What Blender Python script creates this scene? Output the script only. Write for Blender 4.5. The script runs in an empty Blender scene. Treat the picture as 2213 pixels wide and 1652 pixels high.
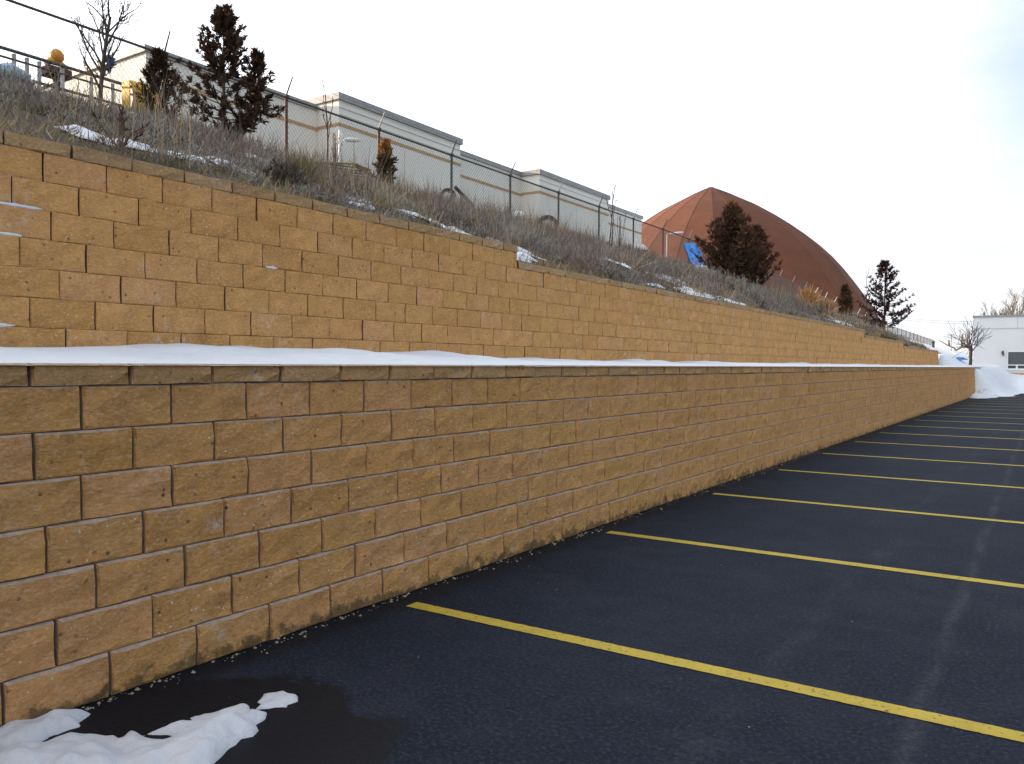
import bpy, bmesh, math
import numpy as np
from mathutils import Vector, Matrix

# ------------------------------------------------------------------ camera, sky, sun, exposure
SC = bpy.context.scene
COL = SC.collection
CAM_H = 1.5288
YAW, PITCH, ROLL, FPX = 0.58668, -0.021564, 0.005733, 1773.9   # focal length in units where the frame is 2213 wide
cd = bpy.data.cameras.new('camera'); cam = bpy.data.objects.new('camera', cd); COL.objects.link(cam)
cd.sensor_width = 36.0; cd.lens = 36.0 * FPX / 2213.0; cd.clip_start = 0.05; cd.clip_end = 3000
_f = np.array([-math.sin(YAW)*math.cos(PITCH), math.cos(YAW)*math.cos(PITCH), math.sin(PITCH)])
_r = np.array([math.cos(YAW), math.sin(YAW), 0.0]); _u = np.cross(_r, _f)
_c, _s = math.cos(ROLL), math.sin(ROLL)
_r, _u = _c*_r + _s*_u, -_s*_r + _c*_u
cam.matrix_world = Matrix(((_r[0], _u[0], -_f[0], 0), (_r[1], _u[1], -_f[1], 0), (_r[2], _u[2], -_f[2], CAM_H), (0, 0, 0, 1)))
SC.camera = cam
SC.render.resolution_x, SC.render.resolution_y = 1024, 764

SUN_EL = math.radians(11.0)
SUN_AZ = (-0.965, -0.262)                       # horizontal direction towards the sun
sl = bpy.data.lights.new('sun', 'SUN'); sl.energy = 5.0; sl.angle = math.radians(0.6); sl.color = (1.0, 0.80, 0.58)
so = bpy.data.objects.new('sun', sl); COL.objects.link(so)
sd = Vector((SUN_AZ[0]*math.cos(SUN_EL), SUN_AZ[1]*math.cos(SUN_EL), math.sin(SUN_EL)))
so.rotation_euler = sd.to_track_quat('Z', 'Y').to_euler(); so.location = sd*50

world = bpy.data.worlds.new('World'); SC.world = world; world.use_nodes = True
wt = world.node_tree; wt.nodes.clear()
def wn(t): return wt.nodes.new(t)
out = wn('ShaderNodeOutputWorld'); bg = wn('ShaderNodeBackground'); bg.inputs['Strength'].default_value = 0.15
sky = wn('ShaderNodeTexSky'); sky.sky_type = 'NISHITA'; sky.sun_disc = False
sky.sun_elevation = SUN_EL; sky.sun_rotation = math.atan2(SUN_AZ[0], SUN_AZ[1]) % (2*math.pi)
sky.altitude = 1400; sky.air_density = 1.0; sky.dust_density = 1.0
tc = wn('ShaderNodeTexCoord')
mp = wn('ShaderNodeMapping'); mp.inputs['Scale'].default_value = (1.0, 1.0, 3.2); mp.inputs['Location'].default_value = (0.30, 0.55, 0.0)
wt.links.new(tc.outputs['Generated'], mp.inputs['Vector'])
nz = wn('ShaderNodeTexNoise'); nz.inputs['Scale'].default_value = 1.5; nz.inputs['Detail'].default_value = 6; nz.inputs['Roughness'].default_value = 0.5
wt.links.new(mp.outputs['Vector'], nz.inputs['Vector'])
# high thin overcast is thickest round the sun and thins out on the far side of the sky
dt = wn('ShaderNodeVectorMath'); dt.operation = 'DOT_PRODUCT'; dt.inputs[1].default_value = (0.50, 0.60, 0.62)
wt.links.new(tc.outputs['Generated'], dt.inputs[0])
ma = wn('ShaderNodeMath'); ma.operation = 'MULTIPLY_ADD'; ma.inputs[1].default_value = -1.8; ma.inputs[2].default_value = 1.3
wt.links.new(dt.outputs['Value'], ma.inputs[0])
ad = wn('ShaderNodeMath'); ad.operation = 'ADD'
nh = wn('ShaderNodeMath'); nh.operation = 'MULTIPLY'; nh.inputs[1].default_value = 0.5
wt.links.new(nz.outputs['Fac'], nh.inputs[0]); wt.links.new(ma.outputs[0], ad.inputs[0]); wt.links.new(nh.outputs[0], ad.inputs[1])
mr = wn('ShaderNodeMapRange'); mr.interpolation_type = 'SMOOTHSTEP'
mr.inputs['From Min'].default_value = 0.12; mr.inputs['From Max'].default_value = 0.40
mr.inputs['To Min'].default_value = 0.28; mr.inputs['To Max'].default_value = 0.97
wt.links.new(ad.outputs[0], mr.inputs['Value'])
mx = wn('ShaderNodeMix'); mx.data_type = 'RGBA'
sdot = wn('ShaderNodeVectorMath'); sdot.operation = 'DOT_PRODUCT'; sdot.inputs[1].default_value = tuple(sd)
wt.links.new(tc.outputs['Generated'], sdot.inputs[0])
lum = wn('ShaderNodeMapRange'); lum.inputs['From Min'].default_value = -0.45; lum.inputs['From Max'].default_value = 1.0
lum.inputs['To Min'].default_value = 2.9; lum.inputs['To Max'].default_value = 7.4
wt.links.new(sdot.outputs['Value'], lum.inputs['Value'])
nb = wn('ShaderNodeMath'); nb.operation = 'MULTIPLY_ADD'; nb.inputs[1].default_value = 3.6; nb.inputs[2].default_value = -1.8
wt.links.new(nz.outputs['Fac'], nb.inputs[0])
lum2 = wn('ShaderNodeMath'); lum2.operation = 'ADD'; wt.links.new(lum.outputs['Result'], lum2.inputs[0]); wt.links.new(nb.outputs[0], lum2.inputs[1])
cl = wn('ShaderNodeVectorMath'); cl.operation = 'SCALE'; cl.inputs[0].default_value = (0.955, 0.985, 1.04)
wt.links.new(lum2.outputs[0], cl.inputs['Scale']); wt.links.new(cl.outputs['Vector'], mx.inputs['B'])
wt.links.new(mr.outputs['Result'], mx.inputs['Factor']); wt.links.new(sky.outputs['Color'], mx.inputs['A'])
wt.links.new(mx.outputs['Result'], bg.inputs['Color']); wt.links.new(bg.outputs[0], out.inputs['Surface'])
SC.view_settings.view_transform = 'Standard'; SC.view_settings.look = 'None'
SC.view_settings.exposure = 1.05; SC.view_settings.gamma = 1.0; SC.view_settings.use_curve_mapping = False
SC.cycles.max_bounces = 5; SC.cycles.diffuse_bounces = 3; SC.cycles.glossy_bounces = 2; SC.cycles.transparent_max_bounces = 4

# ------------------------------------------------------------------ helpers
RNG = np.random.default_rng(7)
def ray(px, py):
    return _f + _r*(px-1106.5)/FPX - _u*(py-826.0)/FPX
def at(px, py, axis, val):
    """a sight line through the photograph met with the plane axis = val: where a thing measured in the photo stands"""
    d = ray(px, py); o = np.array([0, 0, CAM_H]); return o + d*((val-o[axis])/d[axis])

def vnoise(x, y, s, seed=0):
    x = np.asarray(x, float)/s; y = np.asarray(y, float)/s
    xi, yi = np.floor(x), np.floor(y); fx, fy = x-xi, y-yi
    fx, fy = fx*fx*(3-2*fx), fy*fy*(3-2*fy)
    def h(a, b):
        v = np.sin(a*127.1 + b*311.7 + seed*74.7)*43758.5453
        return v - np.floor(v)
    return (h(xi, yi)*(1-fx)+h(xi+1, yi)*fx)*(1-fy) + (h(xi, yi+1)*(1-fx)+h(xi+1, yi+1)*fx)*fy - 0.5
def sstep(t): t = np.clip(t, 0, 1); return t*t*(3-2*t)

def link(name, me, mat=None, parent=None, loc=None, kind=None):
    o = bpy.data.objects.new(name, me); COL.objects.link(o)
    if mat is not None and me is not None and not me.materials: me.materials.append(mat)
    if parent is not None: o.parent = parent
    if loc is not None: o.location = loc
    if kind: o['kind'] = kind
    return o
def tag(o, label, cat=None, group=None, kind=None):
    o['label'] = label
    if cat: o['category'] = cat
    if group: o['group'] = group
    if kind: o['kind'] = kind
    return o
def thing(name, label, cat, loc=(0, 0, 0), group=None):
    o = bpy.data.objects.new(name, None); COL.objects.link(o); o.location = [float(v) for v in loc]
    o.empty_display_size = 0.2
    return tag(o, label, cat, group)

def mesh_np(name, V, faces, smooth=False, col=None):
    """V (n,3); faces: list of arrays (m,k) of equal-length polygons"""
    me = bpy.data.meshes.new(name)
    V = np.asarray(V, np.float32)
    if isinstance(faces, np.ndarray): faces = [faces]
    loops = np.concatenate([np.asarray(f, np.int32).ravel() for f in faces])
    tot = np.concatenate([np.full(len(f), f.shape[1], np.int32) for f in faces])
    st = np.concatenate([[0], np.cumsum(tot)[:-1]]).astype(np.int32)
    me.vertices.add(len(V)); me.vertices.foreach_set('co', V.ravel())
    me.loops.add(len(loops)); me.loops.foreach_set('vertex_index', loops)
    me.polygons.add(len(tot)); me.polygons.foreach_set('loop_start', st); me.polygons.foreach_set('loop_total', tot)
    if smooth: me.polygons.foreach_set('use_smooth', np.ones(len(tot), bool))
    if col is not None:
        a = me.color_attributes.new('tone', 'FLOAT_COLOR', 'POINT')
        c = np.ones((len(V), 4), np.float32); c[:, :3] = col; a.data.foreach_set('color', c.ravel())
    me.update(calc_edges=True); me.validate()
    return me

class Shape:
    """collects boxes, bars and tubes into one mesh"""
    def __init__(s): s.v = []; s.f = []
    def add(s, V, F):
        n = len(s.v); s.v += [tuple(map(float, p)) for p in V]; s.f += [tuple(i+n for i in q) for q in F]
    def box(s, lo, hi):
        x0, y0, z0 = lo; x1, y1, z1 = hi
        s.add([(x0,y0,z0),(x1,y0,z0),(x1,y1,z0),(x0,y1,z0),(x0,y0,z1),(x1,y0,z1),(x1,y1,z1),(x0,y1,z1)],
              [(0,3,2,1),(4,5,6,7),(0,1,5,4),(1,2,6,5),(2,3,7,6),(3,0,4,7)])
    def bar(s, a, b, w, h, up=(0, 0, 1)):
        a, b = Vector(a), Vector(b); d = (b-a).normalized(); u = Vector(up)
        sx = d.cross(u)
        if sx.length < 1e-4: sx = d.cross(Vector((1, 0, 0)))
        sx.normalize(); uy = sx.cross(d)
        P = []
        for q in (a, b):
            for i, j in ((-1,-1),(1,-1),(1,1),(-1,1)): P.append(q + sx*(i*w/2) + uy*(j*h/2))
        s.add(P, [(0,1,2,3),(7,6,5,4),(0,4,5,1),(1,5,6,2),(2,6,7,3),(3,7,4,0)])
    def tube(s, pts, rad, n=6, cap=True):
        pts = [Vector([float(v) for v in p]) for p in pts]
        if not hasattr(rad, '__len__'): rad = [rad]*len(pts)
        V, F = [], []
        prev = None
        for i, p in enumerate(pts):
            d = (pts[min(i+1, len(pts)-1)] - pts[max(i-1, 0)])
            d = d.normalized() if d.length > 1e-9 else Vector((0, 0, 1))
            if prev is None:
                a = d.cross(Vector((0, 0, 1)));
                if a.length < 0.05: a = d.cross(Vector((1, 0, 0)))
            else: a = prev - d*prev.dot(d)
            a.normalize(); prev = a; b = d.cross(a)
            for k in range(n):
                t = 2*math.pi*k/n; V.append(p + (a*math.cos(t) + b*math.sin(t))*float(rad[i]))
        for i in range(len(pts)-1):
            for k in range(n):
                k2 = (k+1) % n; F.append((i*n+k, i*n+k2, (i+1)*n+k2, (i+1)*n+k))
        if cap:
            F.append(tuple(range(n-1, -1, -1))); m = (len(pts)-1)*n; F.append(tuple(m+k for k in range(n)))
        s.add(V, F)
    def mesh(s, name, smooth=False, bevel=0.0):
        me = bpy.data.meshes.new(name); me.from_pydata(s.v, [], s.f); me.update()
        if bevel:
            bm = bmesh.new(); bm.from_mesh(me)
            bmesh.ops.bevel(bm, geom=bm.edges[:], offset=bevel, segments=1, affect='EDGES', clamp_overlap=True)
            bm.to_mesh(me); bm.free()
        if smooth: me.polygons.foreach_set('use_smooth', np.ones(len(me.polygons), bool))
        return me
    def obj(s, name, mat, parent=None, smooth=False, bevel=0.0, kind=None):
        o = link(name, s.mesh(name, smooth, bevel), mat, None, None, kind)
        if parent is not None:
            o.parent = parent; o.matrix_parent_inverse = Matrix.Translation(-Vector(parent.location))
        return o

# ------------------------------------------------------------------ materials
class Mat:
    def __init__(s, name, rough=0.8, spec=0.3, metal=0.0):
        s.m = bpy.data.materials.new(name); s.m.use_nodes = True; s.t = s.m.node_tree
        s.b = s.t.nodes['Principled BSDF']
        s.b.inputs['Roughness'].default_value = rough; s.b.inputs['Specular IOR Level'].default_value = spec
        s.b.inputs['Metallic'].default_value = metal
    def n(s, t, **k):
        n = s.t.nodes.new(t)
        for a, v in k.items(): setattr(n, a, v)
        return n
    def L(s, a, b): s.t.links.new(a, b)
    def val(s, inp, v):
        if isinstance(v, bpy.types.NodeSocket): s.L(v, inp)
        else: inp.default_value = v
    def pos(s): return s.n('ShaderNodeNewGeometry').outputs['Position']
    def objc(s): return s.n('ShaderNodeTexCoord').outputs['Object']
    def scale(s, vec, sc, rot=(0, 0, 0), loc=(0, 0, 0)):
        m = s.n('ShaderNodeMapping'); m.inputs['Scale'].default_value = sc; m.inputs['Rotation'].default_value = rot; m.inputs['Location'].default_value = loc
        s.L(vec, m.inputs['Vector']); return m.outputs[0]
    def noise(s, vec, sc, det=4, rough=0.55, dist=0.0):
        n = s.n('ShaderNodeTexNoise'); n.inputs['Scale'].default_value = sc; n.inputs['Detail'].default_value = det
        n.inputs['Roughness'].default_value = rough; n.inputs['Distortion'].default_value = dist
        s.L(vec, n.inputs['Vector']); return n.outputs['Fac']
    def math(s, op, a, b=0.0, c=0.0):
        n = s.n('ShaderNodeMath', operation=op)
        for i, v in enumerate((a, b, c)): s.val(n.inputs[i], v)
        return n.outputs[0]
    def rng(s, v, a, b, c=0.0, d=1.0, smooth=False):
        n = s.n('ShaderNodeMapRange'); n.interpolation_type = 'SMOOTHSTEP' if smooth else 'LINEAR'
        s.val(n.inputs['Value'], v)
        for k, q in (('From Min', a), ('From Max', b), ('To Min', c), ('To Max', d)): n.inputs[k].default_value = q
        return n.outputs['Result']
    def ramp(s, v, stops):
        n = s.n('ShaderNodeValToRGB'); e = n.color_ramp.elements
        while len(e) < len(stops): e.new(0.5)
        for q, (p, c) in zip(e, stops): q.position = p; q.color = (*c, 1)
        s.L(v, n.inputs[0]); return n.outputs[0]
    def mix(s, f, a, b, blend='MIX'):
        n = s.n('ShaderNodeMix', data_type='RGBA', blend_type=blend)
        s.val(n.inputs['Factor'], f)
        for k, v in (('A', a), ('B', b)):
            if isinstance(v, tuple): v = (*v, 1) if len(v) == 3 else v
            s.val(n.inputs[k], v)
        return n.outputs['Result']
    def color(s, v):
        if isinstance(v, tuple): v = (*v, 1)
        s.val(s.b.inputs['Base Color'], v)
    def bump(s, h, strength=0.5, dist=0.01, prev=None):
        n = s.n('ShaderNodeBump'); n.inputs['Strength'].default_value = strength; n.inputs['Distance'].default_value = dist
        s.L(h, n.inputs['Height'])
        if prev is not None: s.L(prev, n.inputs['Normal'])
        s.L(n.outputs[0], s.b.inputs['Normal']); return n.outputs[0]
    def sep(s, vec):
        n = s.n('ShaderNodeSeparateXYZ'); s.L(vec, n.inputs[0]); return n.outputs
    def attr(s, name):
        n = s.n('ShaderNodeAttribute'); n.attribute_name = name; return n.outputs

def simple(name, col, rough=0.8, spec=0.3, metal=0.0, var=0.25, sc=6.0, bump=0.0):
    m = Mat(name, rough, spec, metal); p = m.objc()
    f = m.noise(p, sc, 5, 0.6)
    lo = tuple(c*(1-var) for c in col); hi = tuple(min(1, c*(1+var)) for c in col)
    m.color(m.ramp(f, [(0.3, lo), (0.7, hi)]))
    if bump: m.bump(m.noise(p, sc*6, 4), 0.6, bump)
    return m.m

def block_material(name, cols, capdark=1.0):
    m = Mat(name, 0.92, 0.15); p = m.pos()
    oi = m.n('ShaderNodeObjectInfo')
    rnd = m.math('FRACT', m.math('ADD', oi.outputs['Random'], m.attr('tone')['Fac']))
    base = m.ramp(rnd, [(0.0, cols[0]), (0.25, cols[1]), (0.5, cols[2]), (0.72, cols[3]), (0.9, cols[4]), (1.0, cols[0])])
    # every block takes its own piece of the texture
    off = m.n('ShaderNodeCombineXYZ'); m.L(m.math('MULTIPLY', rnd, 37.0), off.inputs[2]); m.L(m.math('MULTIPLY', rnd, 19.0), off.inputs[1])
    va = m.n('ShaderNodeVectorMath', operation='ADD'); m.L(p, va.inputs[0]); m.L(off.outputs[0], va.inputs[1]); q = va.outputs[0]
    big = m.noise(q, 5.5, 4, 0.6)
    c = m.mix(m.rng(big, 0.3, 0.72), m.mix(1.0, base, (0.86, 0.84, 0.80), 'MULTIPLY'), m.mix(1.0, base, (1.16, 1.14, 1.06), 'MULTIPLY'))
    # tooled, split face: streaks slanting across the block
    st = m.scale(q, (1, 38, 80), rot=(math.radians(32), 0, 0))
    streak = m.noise(st, 1.0, 4, 0.6, 0.4)
    c = m.mix(m.rng(streak, 0.48, 0.72, 0, 0.6), c, (0.78, 0.54, 0.335))
    fine = m.noise(q, 75, 5, 0.7)
    c = m.mix(m.rng(fine, 0.54, 0.74, 0, 0.50), c, (0.27, 0.15, 0.066))
    blot = m.noise(m.scale(q, (1, 20, 32), rot=(math.radians(20), 0, 0)), 1.0, 3, 0.6)
    c = m.mix(m.rng(blot, 0.57, 0.76, 0, 0.48, True), c, (0.31, 0.175, 0.076))
    # larger weathering drifting over the wall, lime bloom in places
    wp = m.noise(m.scale(p, (1, 0.5, 0.9)), 0.9, 4, 0.6)
    c = m.mix(m.rng(wp, 0.36, 0.7, 0, 0.36), c, m.mix(1.0, c, (1.0, 0.90, 0.92), 'MULTIPLY'))
    lime = m.math('MULTIPLY', m.rng(m.noise(p, 1.7, 5, 0.65), 0.55, 0.70), m.rng(m.noise(p, 14, 4, 0.7), 0.50, 0.68))
    c = m.mix(m.math('MULTIPLY', lime, 0.7), c, (0.70, 0.60, 0.54))
    # melting snow crumbs caught on the rough face
    vo = m.n('ShaderNodeTexVoronoi'); vo.inputs['Scale'].default_value = 30.0; m.L(m.scale(p, (1, 1, 1.0)), vo.inputs['Vector'])
    vr = m.sep(vo.outputs['Color'])[0]
    zone = m.rng(m.noise(p, 2.4, 3, 0.6), 0.40, 0.56)
    dot = m.math('MULTIPLY', m.math('MULTIPLY', m.rng(vo.outputs['Distance'], 0.10, 0.19, 1, 0), m.math('GREATER_THAN', vr, 0.80)), zone)
    c = m.mix(dot, c, (0.80, 0.74, 0.66))
    v2 = m.n('ShaderNodeTexVoronoi'); v2.inputs['Scale'].default_value = 17.0; m.L(m.scale(p, (1, 1, 1), loc=(3, 7, 1)), v2.inputs['Vector'])
    pit = m.math('MULTIPLY', m.rng(v2.outputs['Distance'], 0.10, 0.24, 1, 0), m.math('GREATER_THAN', m.sep(v2.outputs['Color'])[1], 0.80))
    c = m.mix(m.math('MULTIPLY', pit, m.rng(fine, 0.35, 0.6)), c, (0.075, 0.045, 0.028))
    # damp grime along the foot of the wall, broken up by noise
    z = m.sep(p)[2]
    gr = m.math('SUBTRACT', m.rng(m.noise(p, 9, 5, 0.65), 0.35, 0.75, 0.0, 0.17), z)
    c = m.mix(m.rng(gr, 0.0, 0.05, 0, 0.72), c, (0.075, 0.062, 0.032))
    if capdark != 1.0: c = m.mix(1.0, c, (capdark, capdark, capdark), 'MULTIPLY')
    m.color(c)
    n1 = m.bump(m.noise(m.scale(q, (1, 30, 46), rot=(math.radians(30), 0, 0)), 1.0, 5, 0.66, 0.3), 0.9, 0.016)
    m.bump(m.noise(q, 48, 6, 0.78), 0.9, 0.014, n1)
    return m.m

BLOCK = block_material('split_face_block', [(0.585,0.315,0.118), (0.62,0.330,0.116), (0.535,0.284,0.090), (0.63,0.330,0.142), (0.59,0.326,0.100)])
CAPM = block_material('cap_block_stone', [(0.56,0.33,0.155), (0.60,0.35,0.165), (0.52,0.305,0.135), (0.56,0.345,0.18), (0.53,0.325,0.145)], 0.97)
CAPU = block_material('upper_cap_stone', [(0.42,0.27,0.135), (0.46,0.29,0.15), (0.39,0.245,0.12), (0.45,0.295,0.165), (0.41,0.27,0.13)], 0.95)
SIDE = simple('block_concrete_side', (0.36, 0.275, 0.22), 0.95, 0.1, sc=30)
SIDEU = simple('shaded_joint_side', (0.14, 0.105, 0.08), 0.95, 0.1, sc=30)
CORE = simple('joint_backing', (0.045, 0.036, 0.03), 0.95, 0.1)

def asphalt_material():
    m = Mat('asphalt', 0.9, 0.12); p = m.pos(); x, y, z = m.sep(p)
    base = m.ramp(m.noise(p, 0.55, 5, 0.62), [(0.3, (0.0095, 0.0130, 0.0235)), (0.72, (0.0175, 0.0230, 0.0365))])
    base = m.mix(m.rng(m.noise(p, 4.5, 6, 0.7), 0.38, 0.66, 0, 0.55), base, (0.0062, 0.0085, 0.016))
    base = m.mix(m.rng(m.noise(m.scale(p, (1, 1, 1), loc=(5, 2, 0)), 1.6, 5, 0.65), 0.48, 0.70, 0, 0.5), base, (0.030, 0.030, 0.042))
    grit = m.noise(p, 150, 3, 0.7)
    c = m.mix(m.rng(grit, 0.56, 0.78, 0, 0.6), base, (0.040, 0.045, 0.058))
    pit = m.noise(m.scale(p, (24, 42, 1)), 1.0, 4, 0.7)
    c = m.mix(m.rng(pit, 0.58, 0.70, 0, 0.8), c, (0.004, 0.0048, 0.0065))
    spk = m.noise(p, 46, 5, 0.8)
    c = m.mix(m.rng(spk, 0.53, 0.66, 0, 0.75), c, (0.055, 0.062, 0.082))
    c = m.mix(m.rng(spk, 0.34, 0.47, 0.85, 0), c, (0.004, 0.005, 0.008))
    # dusty pale seams where two paving passes meet, and scuffs
    def seam(x0, drift, w, amt, lo):
        xx = m.math('ADD', x, m.math('MULTIPLY', y, drift))
        d = m.math('ABSOLUTE', m.math('SUBTRACT', xx, m.math('ADD', x0, m.math('MULTIPLY', m.math('SUBTRACT', m.noise(m.scale(p, (0, 0.5, 0)), 1.0, 3), 0.5), 0.12))))
        g = m.math('MULTIPLY', m.rng(d, 0.0, w, 1, 0, True), m.math('MULTIPLY', m.rng(m.noise(m.scale(p, (4, 1.1, 1)), 1.0, 5, 0.65), lo, lo+0.3), m.rng(m.noise(p, 24, 5, 0.75), 0.38, 0.58)))
        return m.math('MULTIPLY', g, amt)
    c = m.mix(seam(-0.45, 0.009, 0.07, 0.75, 0.36), c, (0.075, 0.074, 0.084))
    c = m.mix(seam(-1.19, 0.0, 0.12, 0.55, 0.44), c, (0.07, 0.07, 0.08))
    scuff = m.math('MULTIPLY', m.rng(m.noise(m.scale(p, (1.2, 2.6, 1)), 1.0, 6, 0.7), 0.60, 0.75), m.rng(m.noise(p, 26, 4, 0.7), 0.45, 0.7))
    c = m.mix(m.math('MULTIPLY', scuff, 0.55), c, (0.075, 0.077, 0.09))
    crumb = m.n('ShaderNodeTexVoronoi'); crumb.inputs['Scale'].default_value = 16; m.L(p, crumb.inputs['Vector'])
    cr = m.math('MULTIPLY', m.rng(crumb.outputs['Distance'], 0.04, 0.09, 1, 0), m.math('GREATER_THAN', m.sep(crumb.outputs['Color'])[0], 0.972))
    c = m.mix(m.math('MULTIPLY', cr, 0.8), c, (0.45, 0.43, 0.42))
    # meltwater soaked into the asphalt round the snow and along the wall
    wob = m.math('MULTIPLY', m.math('SUBTRACT', m.noise(p, 2.6, 5, 0.65), 0.5), 0.9)
    def blob(cx, cy, rx, ry):
        a = m.math('DIVIDE', m.math('SUBTRACT', x, cx), rx); b = m.math('DIVIDE', m.math('SUBTRACT', y, cy), ry)
        return m.math('SQRT', m.math('ADD', m.math('MULTIPLY', a, a), m.math('MULTIPLY', b, b)))
    d = m.math('MINIMUM', blob(-2.85, 2.15, 0.85, 0.62), blob(-2.42, 1.9, 0.45, 0.80))
    wet = m.rng(m.math('ADD', d, wob), 0.88, 0.98, 1, 0, True)
    edge = m.math('SUBTRACT', m.math('ADD', x, m.math('MULTIPLY', wob, 0.35)), -3.42)
    wet = m.math('MAXIMUM', wet, m.rng(edge, -0.05, 0.12, 0.8, 0, True))
    c = m.mix(m.math('MULTIPLY', wet, 0.8), c, (0.004, 0.004, 0.005))
    m.color(c)
    m.val(m.b.inputs['Roughness'], m.rng(wet, 0, 1, 0.86, 0.62))
    n1 = m.bump(grit, 0.35, 0.004)
    m.bump(pit, 0.5, 0.006, n1)
    return m.m
ASPHALT = asphalt_material()

def paint_material():
    m = Mat('yellow_line_paint', 0.7, 0.3); p = m.pos()
    c = m.ramp(m.noise(p, 3.0, 4), [(0.3, (0.40, 0.29, 0.030)), (0.7, (0.50, 0.365, 0.045))])
    c = m.mix(m.rng(m.noise(p, 34, 5, 0.75), 0.57, 0.65, 0, 0.9), c, (0.045, 0.042, 0.04))
    c = m.mix(m.rng(m.noise(p, 5, 4, 0.65), 0.55, 0.75, 0, 0.35), c, (0.26, 0.20, 0.05))
    m.color(c); m.bump(m.noise(p, 190, 3, 0.7), 0.3, 0.003); return m.m
PAINT = paint_material()

def snow_material(name, dirt=0.1, a=(0.70, 0.735, 0.785)):
    m = Mat(name, 0.6, 0.25); p = m.pos()
    c = m.ramp(m.noise(p, 3.0, 5, 0.6), [(0.3, tuple(v*0.94 for v in a)), (0.7, a)])
    c = m.mix(m.rng(m.noise(p, 22, 5, 0.7), 0.58, 0.8, 0, dirt), c, (0.42, 0.39, 0.37))
    m.color(c); n1 = m.bump(m.noise(p, 9, 5, 0.6), 0.5, 0.03); m.bump(m.noise(p, 60, 5, 0.75), 0.8, 0.010, n1)
    return m.m
SNOW = snow_material('snow', 0.12)
OLDSNOW = snow_material('old_crusted_snow', 0.65, (0.62, 0.63, 0.67))

def soil_material():
    m = Mat('hillside_soil', 0.95, 0.1); p = m.pos(); y = m.sep(p)[1]
    c = m.ramp(m.noise(p, 1.6, 6, 0.65), [(0.25, (0.055, 0.05, 0.04)), (0.5, (0.10, 0.085, 0.065)), (0.75, (0.15, 0.125, 0.09))])
    c = m.mix(m.rng(m.noise(p, 28, 4, 0.7), 0.5, 0.7, 0, 0.6), c, (0.055, 0.055, 0.045))
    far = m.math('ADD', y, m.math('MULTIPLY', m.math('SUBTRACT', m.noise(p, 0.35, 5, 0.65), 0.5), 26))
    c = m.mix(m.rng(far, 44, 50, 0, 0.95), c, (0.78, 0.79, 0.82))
    m.color(c); m.bump(m.noise(p, 12, 5, 0.7), 0.8, 0.05); return m.m
SOIL = soil_material()
GROUND = simple('distant_ground', (0.30, 0.28, 0.25), 0.95, 0.1, sc=0.05)

def tone_material(name, rough=0.9, k=1.0):
    m = Mat(name, rough, 0.12); m.color(m.attr('tone')['Color']); return m.m
BLADE = tone_material('dry_stalks'); LEAF = tone_material('juniper_leaf')
BARK = simple('bark', (0.085, 0.065, 0.055), 0.9, 0.15, sc=20, bump=0.004)
LITBARK = simple('sunlit_bark', (0.30, 0.215, 0.13), 0.9, 0.15, sc=12)  # bark with the low sun's light put into its colour
STEEL = simple('weathered_steel', (0.085, 0.078, 0.08), 0.55, 0.4, 0.3, sc=10)
RUST = simple('rusty_steel', (0.10, 0.055, 0.04), 0.7, 0.3, 0.1, sc=10)
GALV = simple('galvanized_steel', (0.42, 0.40, 0.38), 0.5, 0.45, 0.4, sc=12)
WIRE = simple('fence_wire', (0.20, 0.19, 0.18), 0.5, 0.4, 0.4)
def plaster(name, a, b, sc=0.35):
    m = Mat(name, 0.85, 0.25); p = m.pos()
    c = m.ramp(m.noise(p, sc, 5, 0.6), [(0.3, a), (0.7, b)])
    c = m.mix(m.rng(m.noise(m.scale(p, (1.5, 1.5, 0.12)), 1.0, 4, 0.6), 0.55, 0.8, 0, 0.25), c, tuple(v*0.72 for v in a))
    m.color(c); m.bump(m.noise(p, 40, 3), 0.15, 0.003); return m.m
CONC = plaster('painted_concrete', (0.74, 0.715, 0.655), (0.81, 0.785, 0.725))
WHITEB = plaster('white_render', (0.66, 0.66, 0.66), (0.76, 0.755, 0.745))
STRIPE = simple('tan_paint', (0.46, 0.29, 0.14), 0.8)
COPING = simple('dark_metal_coping', (0.30, 0.285, 0.28), 0.5, 0.4, 0.2)
GLASS = Mat('dark_glass', 0.06, 0.6); GLASS.color((0.035, 0.045, 0.06)); GLASS = GLASS.m
WHITEP = simple('white_paint', (0.78, 0.78, 0.77), 0.5, 0.4, var=0.05)
WOODM = simple('old_boards', (0.20, 0.145, 0.075), 0.9, 0.15, sc=5, bump=0.003)
RUBBER = simple('tyre_rubber', (0.022, 0.022, 0.024), 0.75, 0.3)
YELLOWM = simple('yellow_machine_paint', (0.62, 0.34, 0.02), 0.6, 0.35, var=0.3, sc=7)
ORANGEM = simple('orange_plastic', (0.62, 0.24, 0.012), 0.5, 0.4, var=0.2)
BLUEM = simple('blue_tarp', (0.05, 0.22, 0.58), 0.6, 0.35, var=0.45, sc=4)
PALEBLUE = simple('pale_blue_sheet', (0.30, 0.42, 0.52), 0.7, 0.3, var=0.3, sc=5)
TEALM = simple('teal_paint', (0.035, 0.13, 0.155), 0.7, 0.3)
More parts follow.
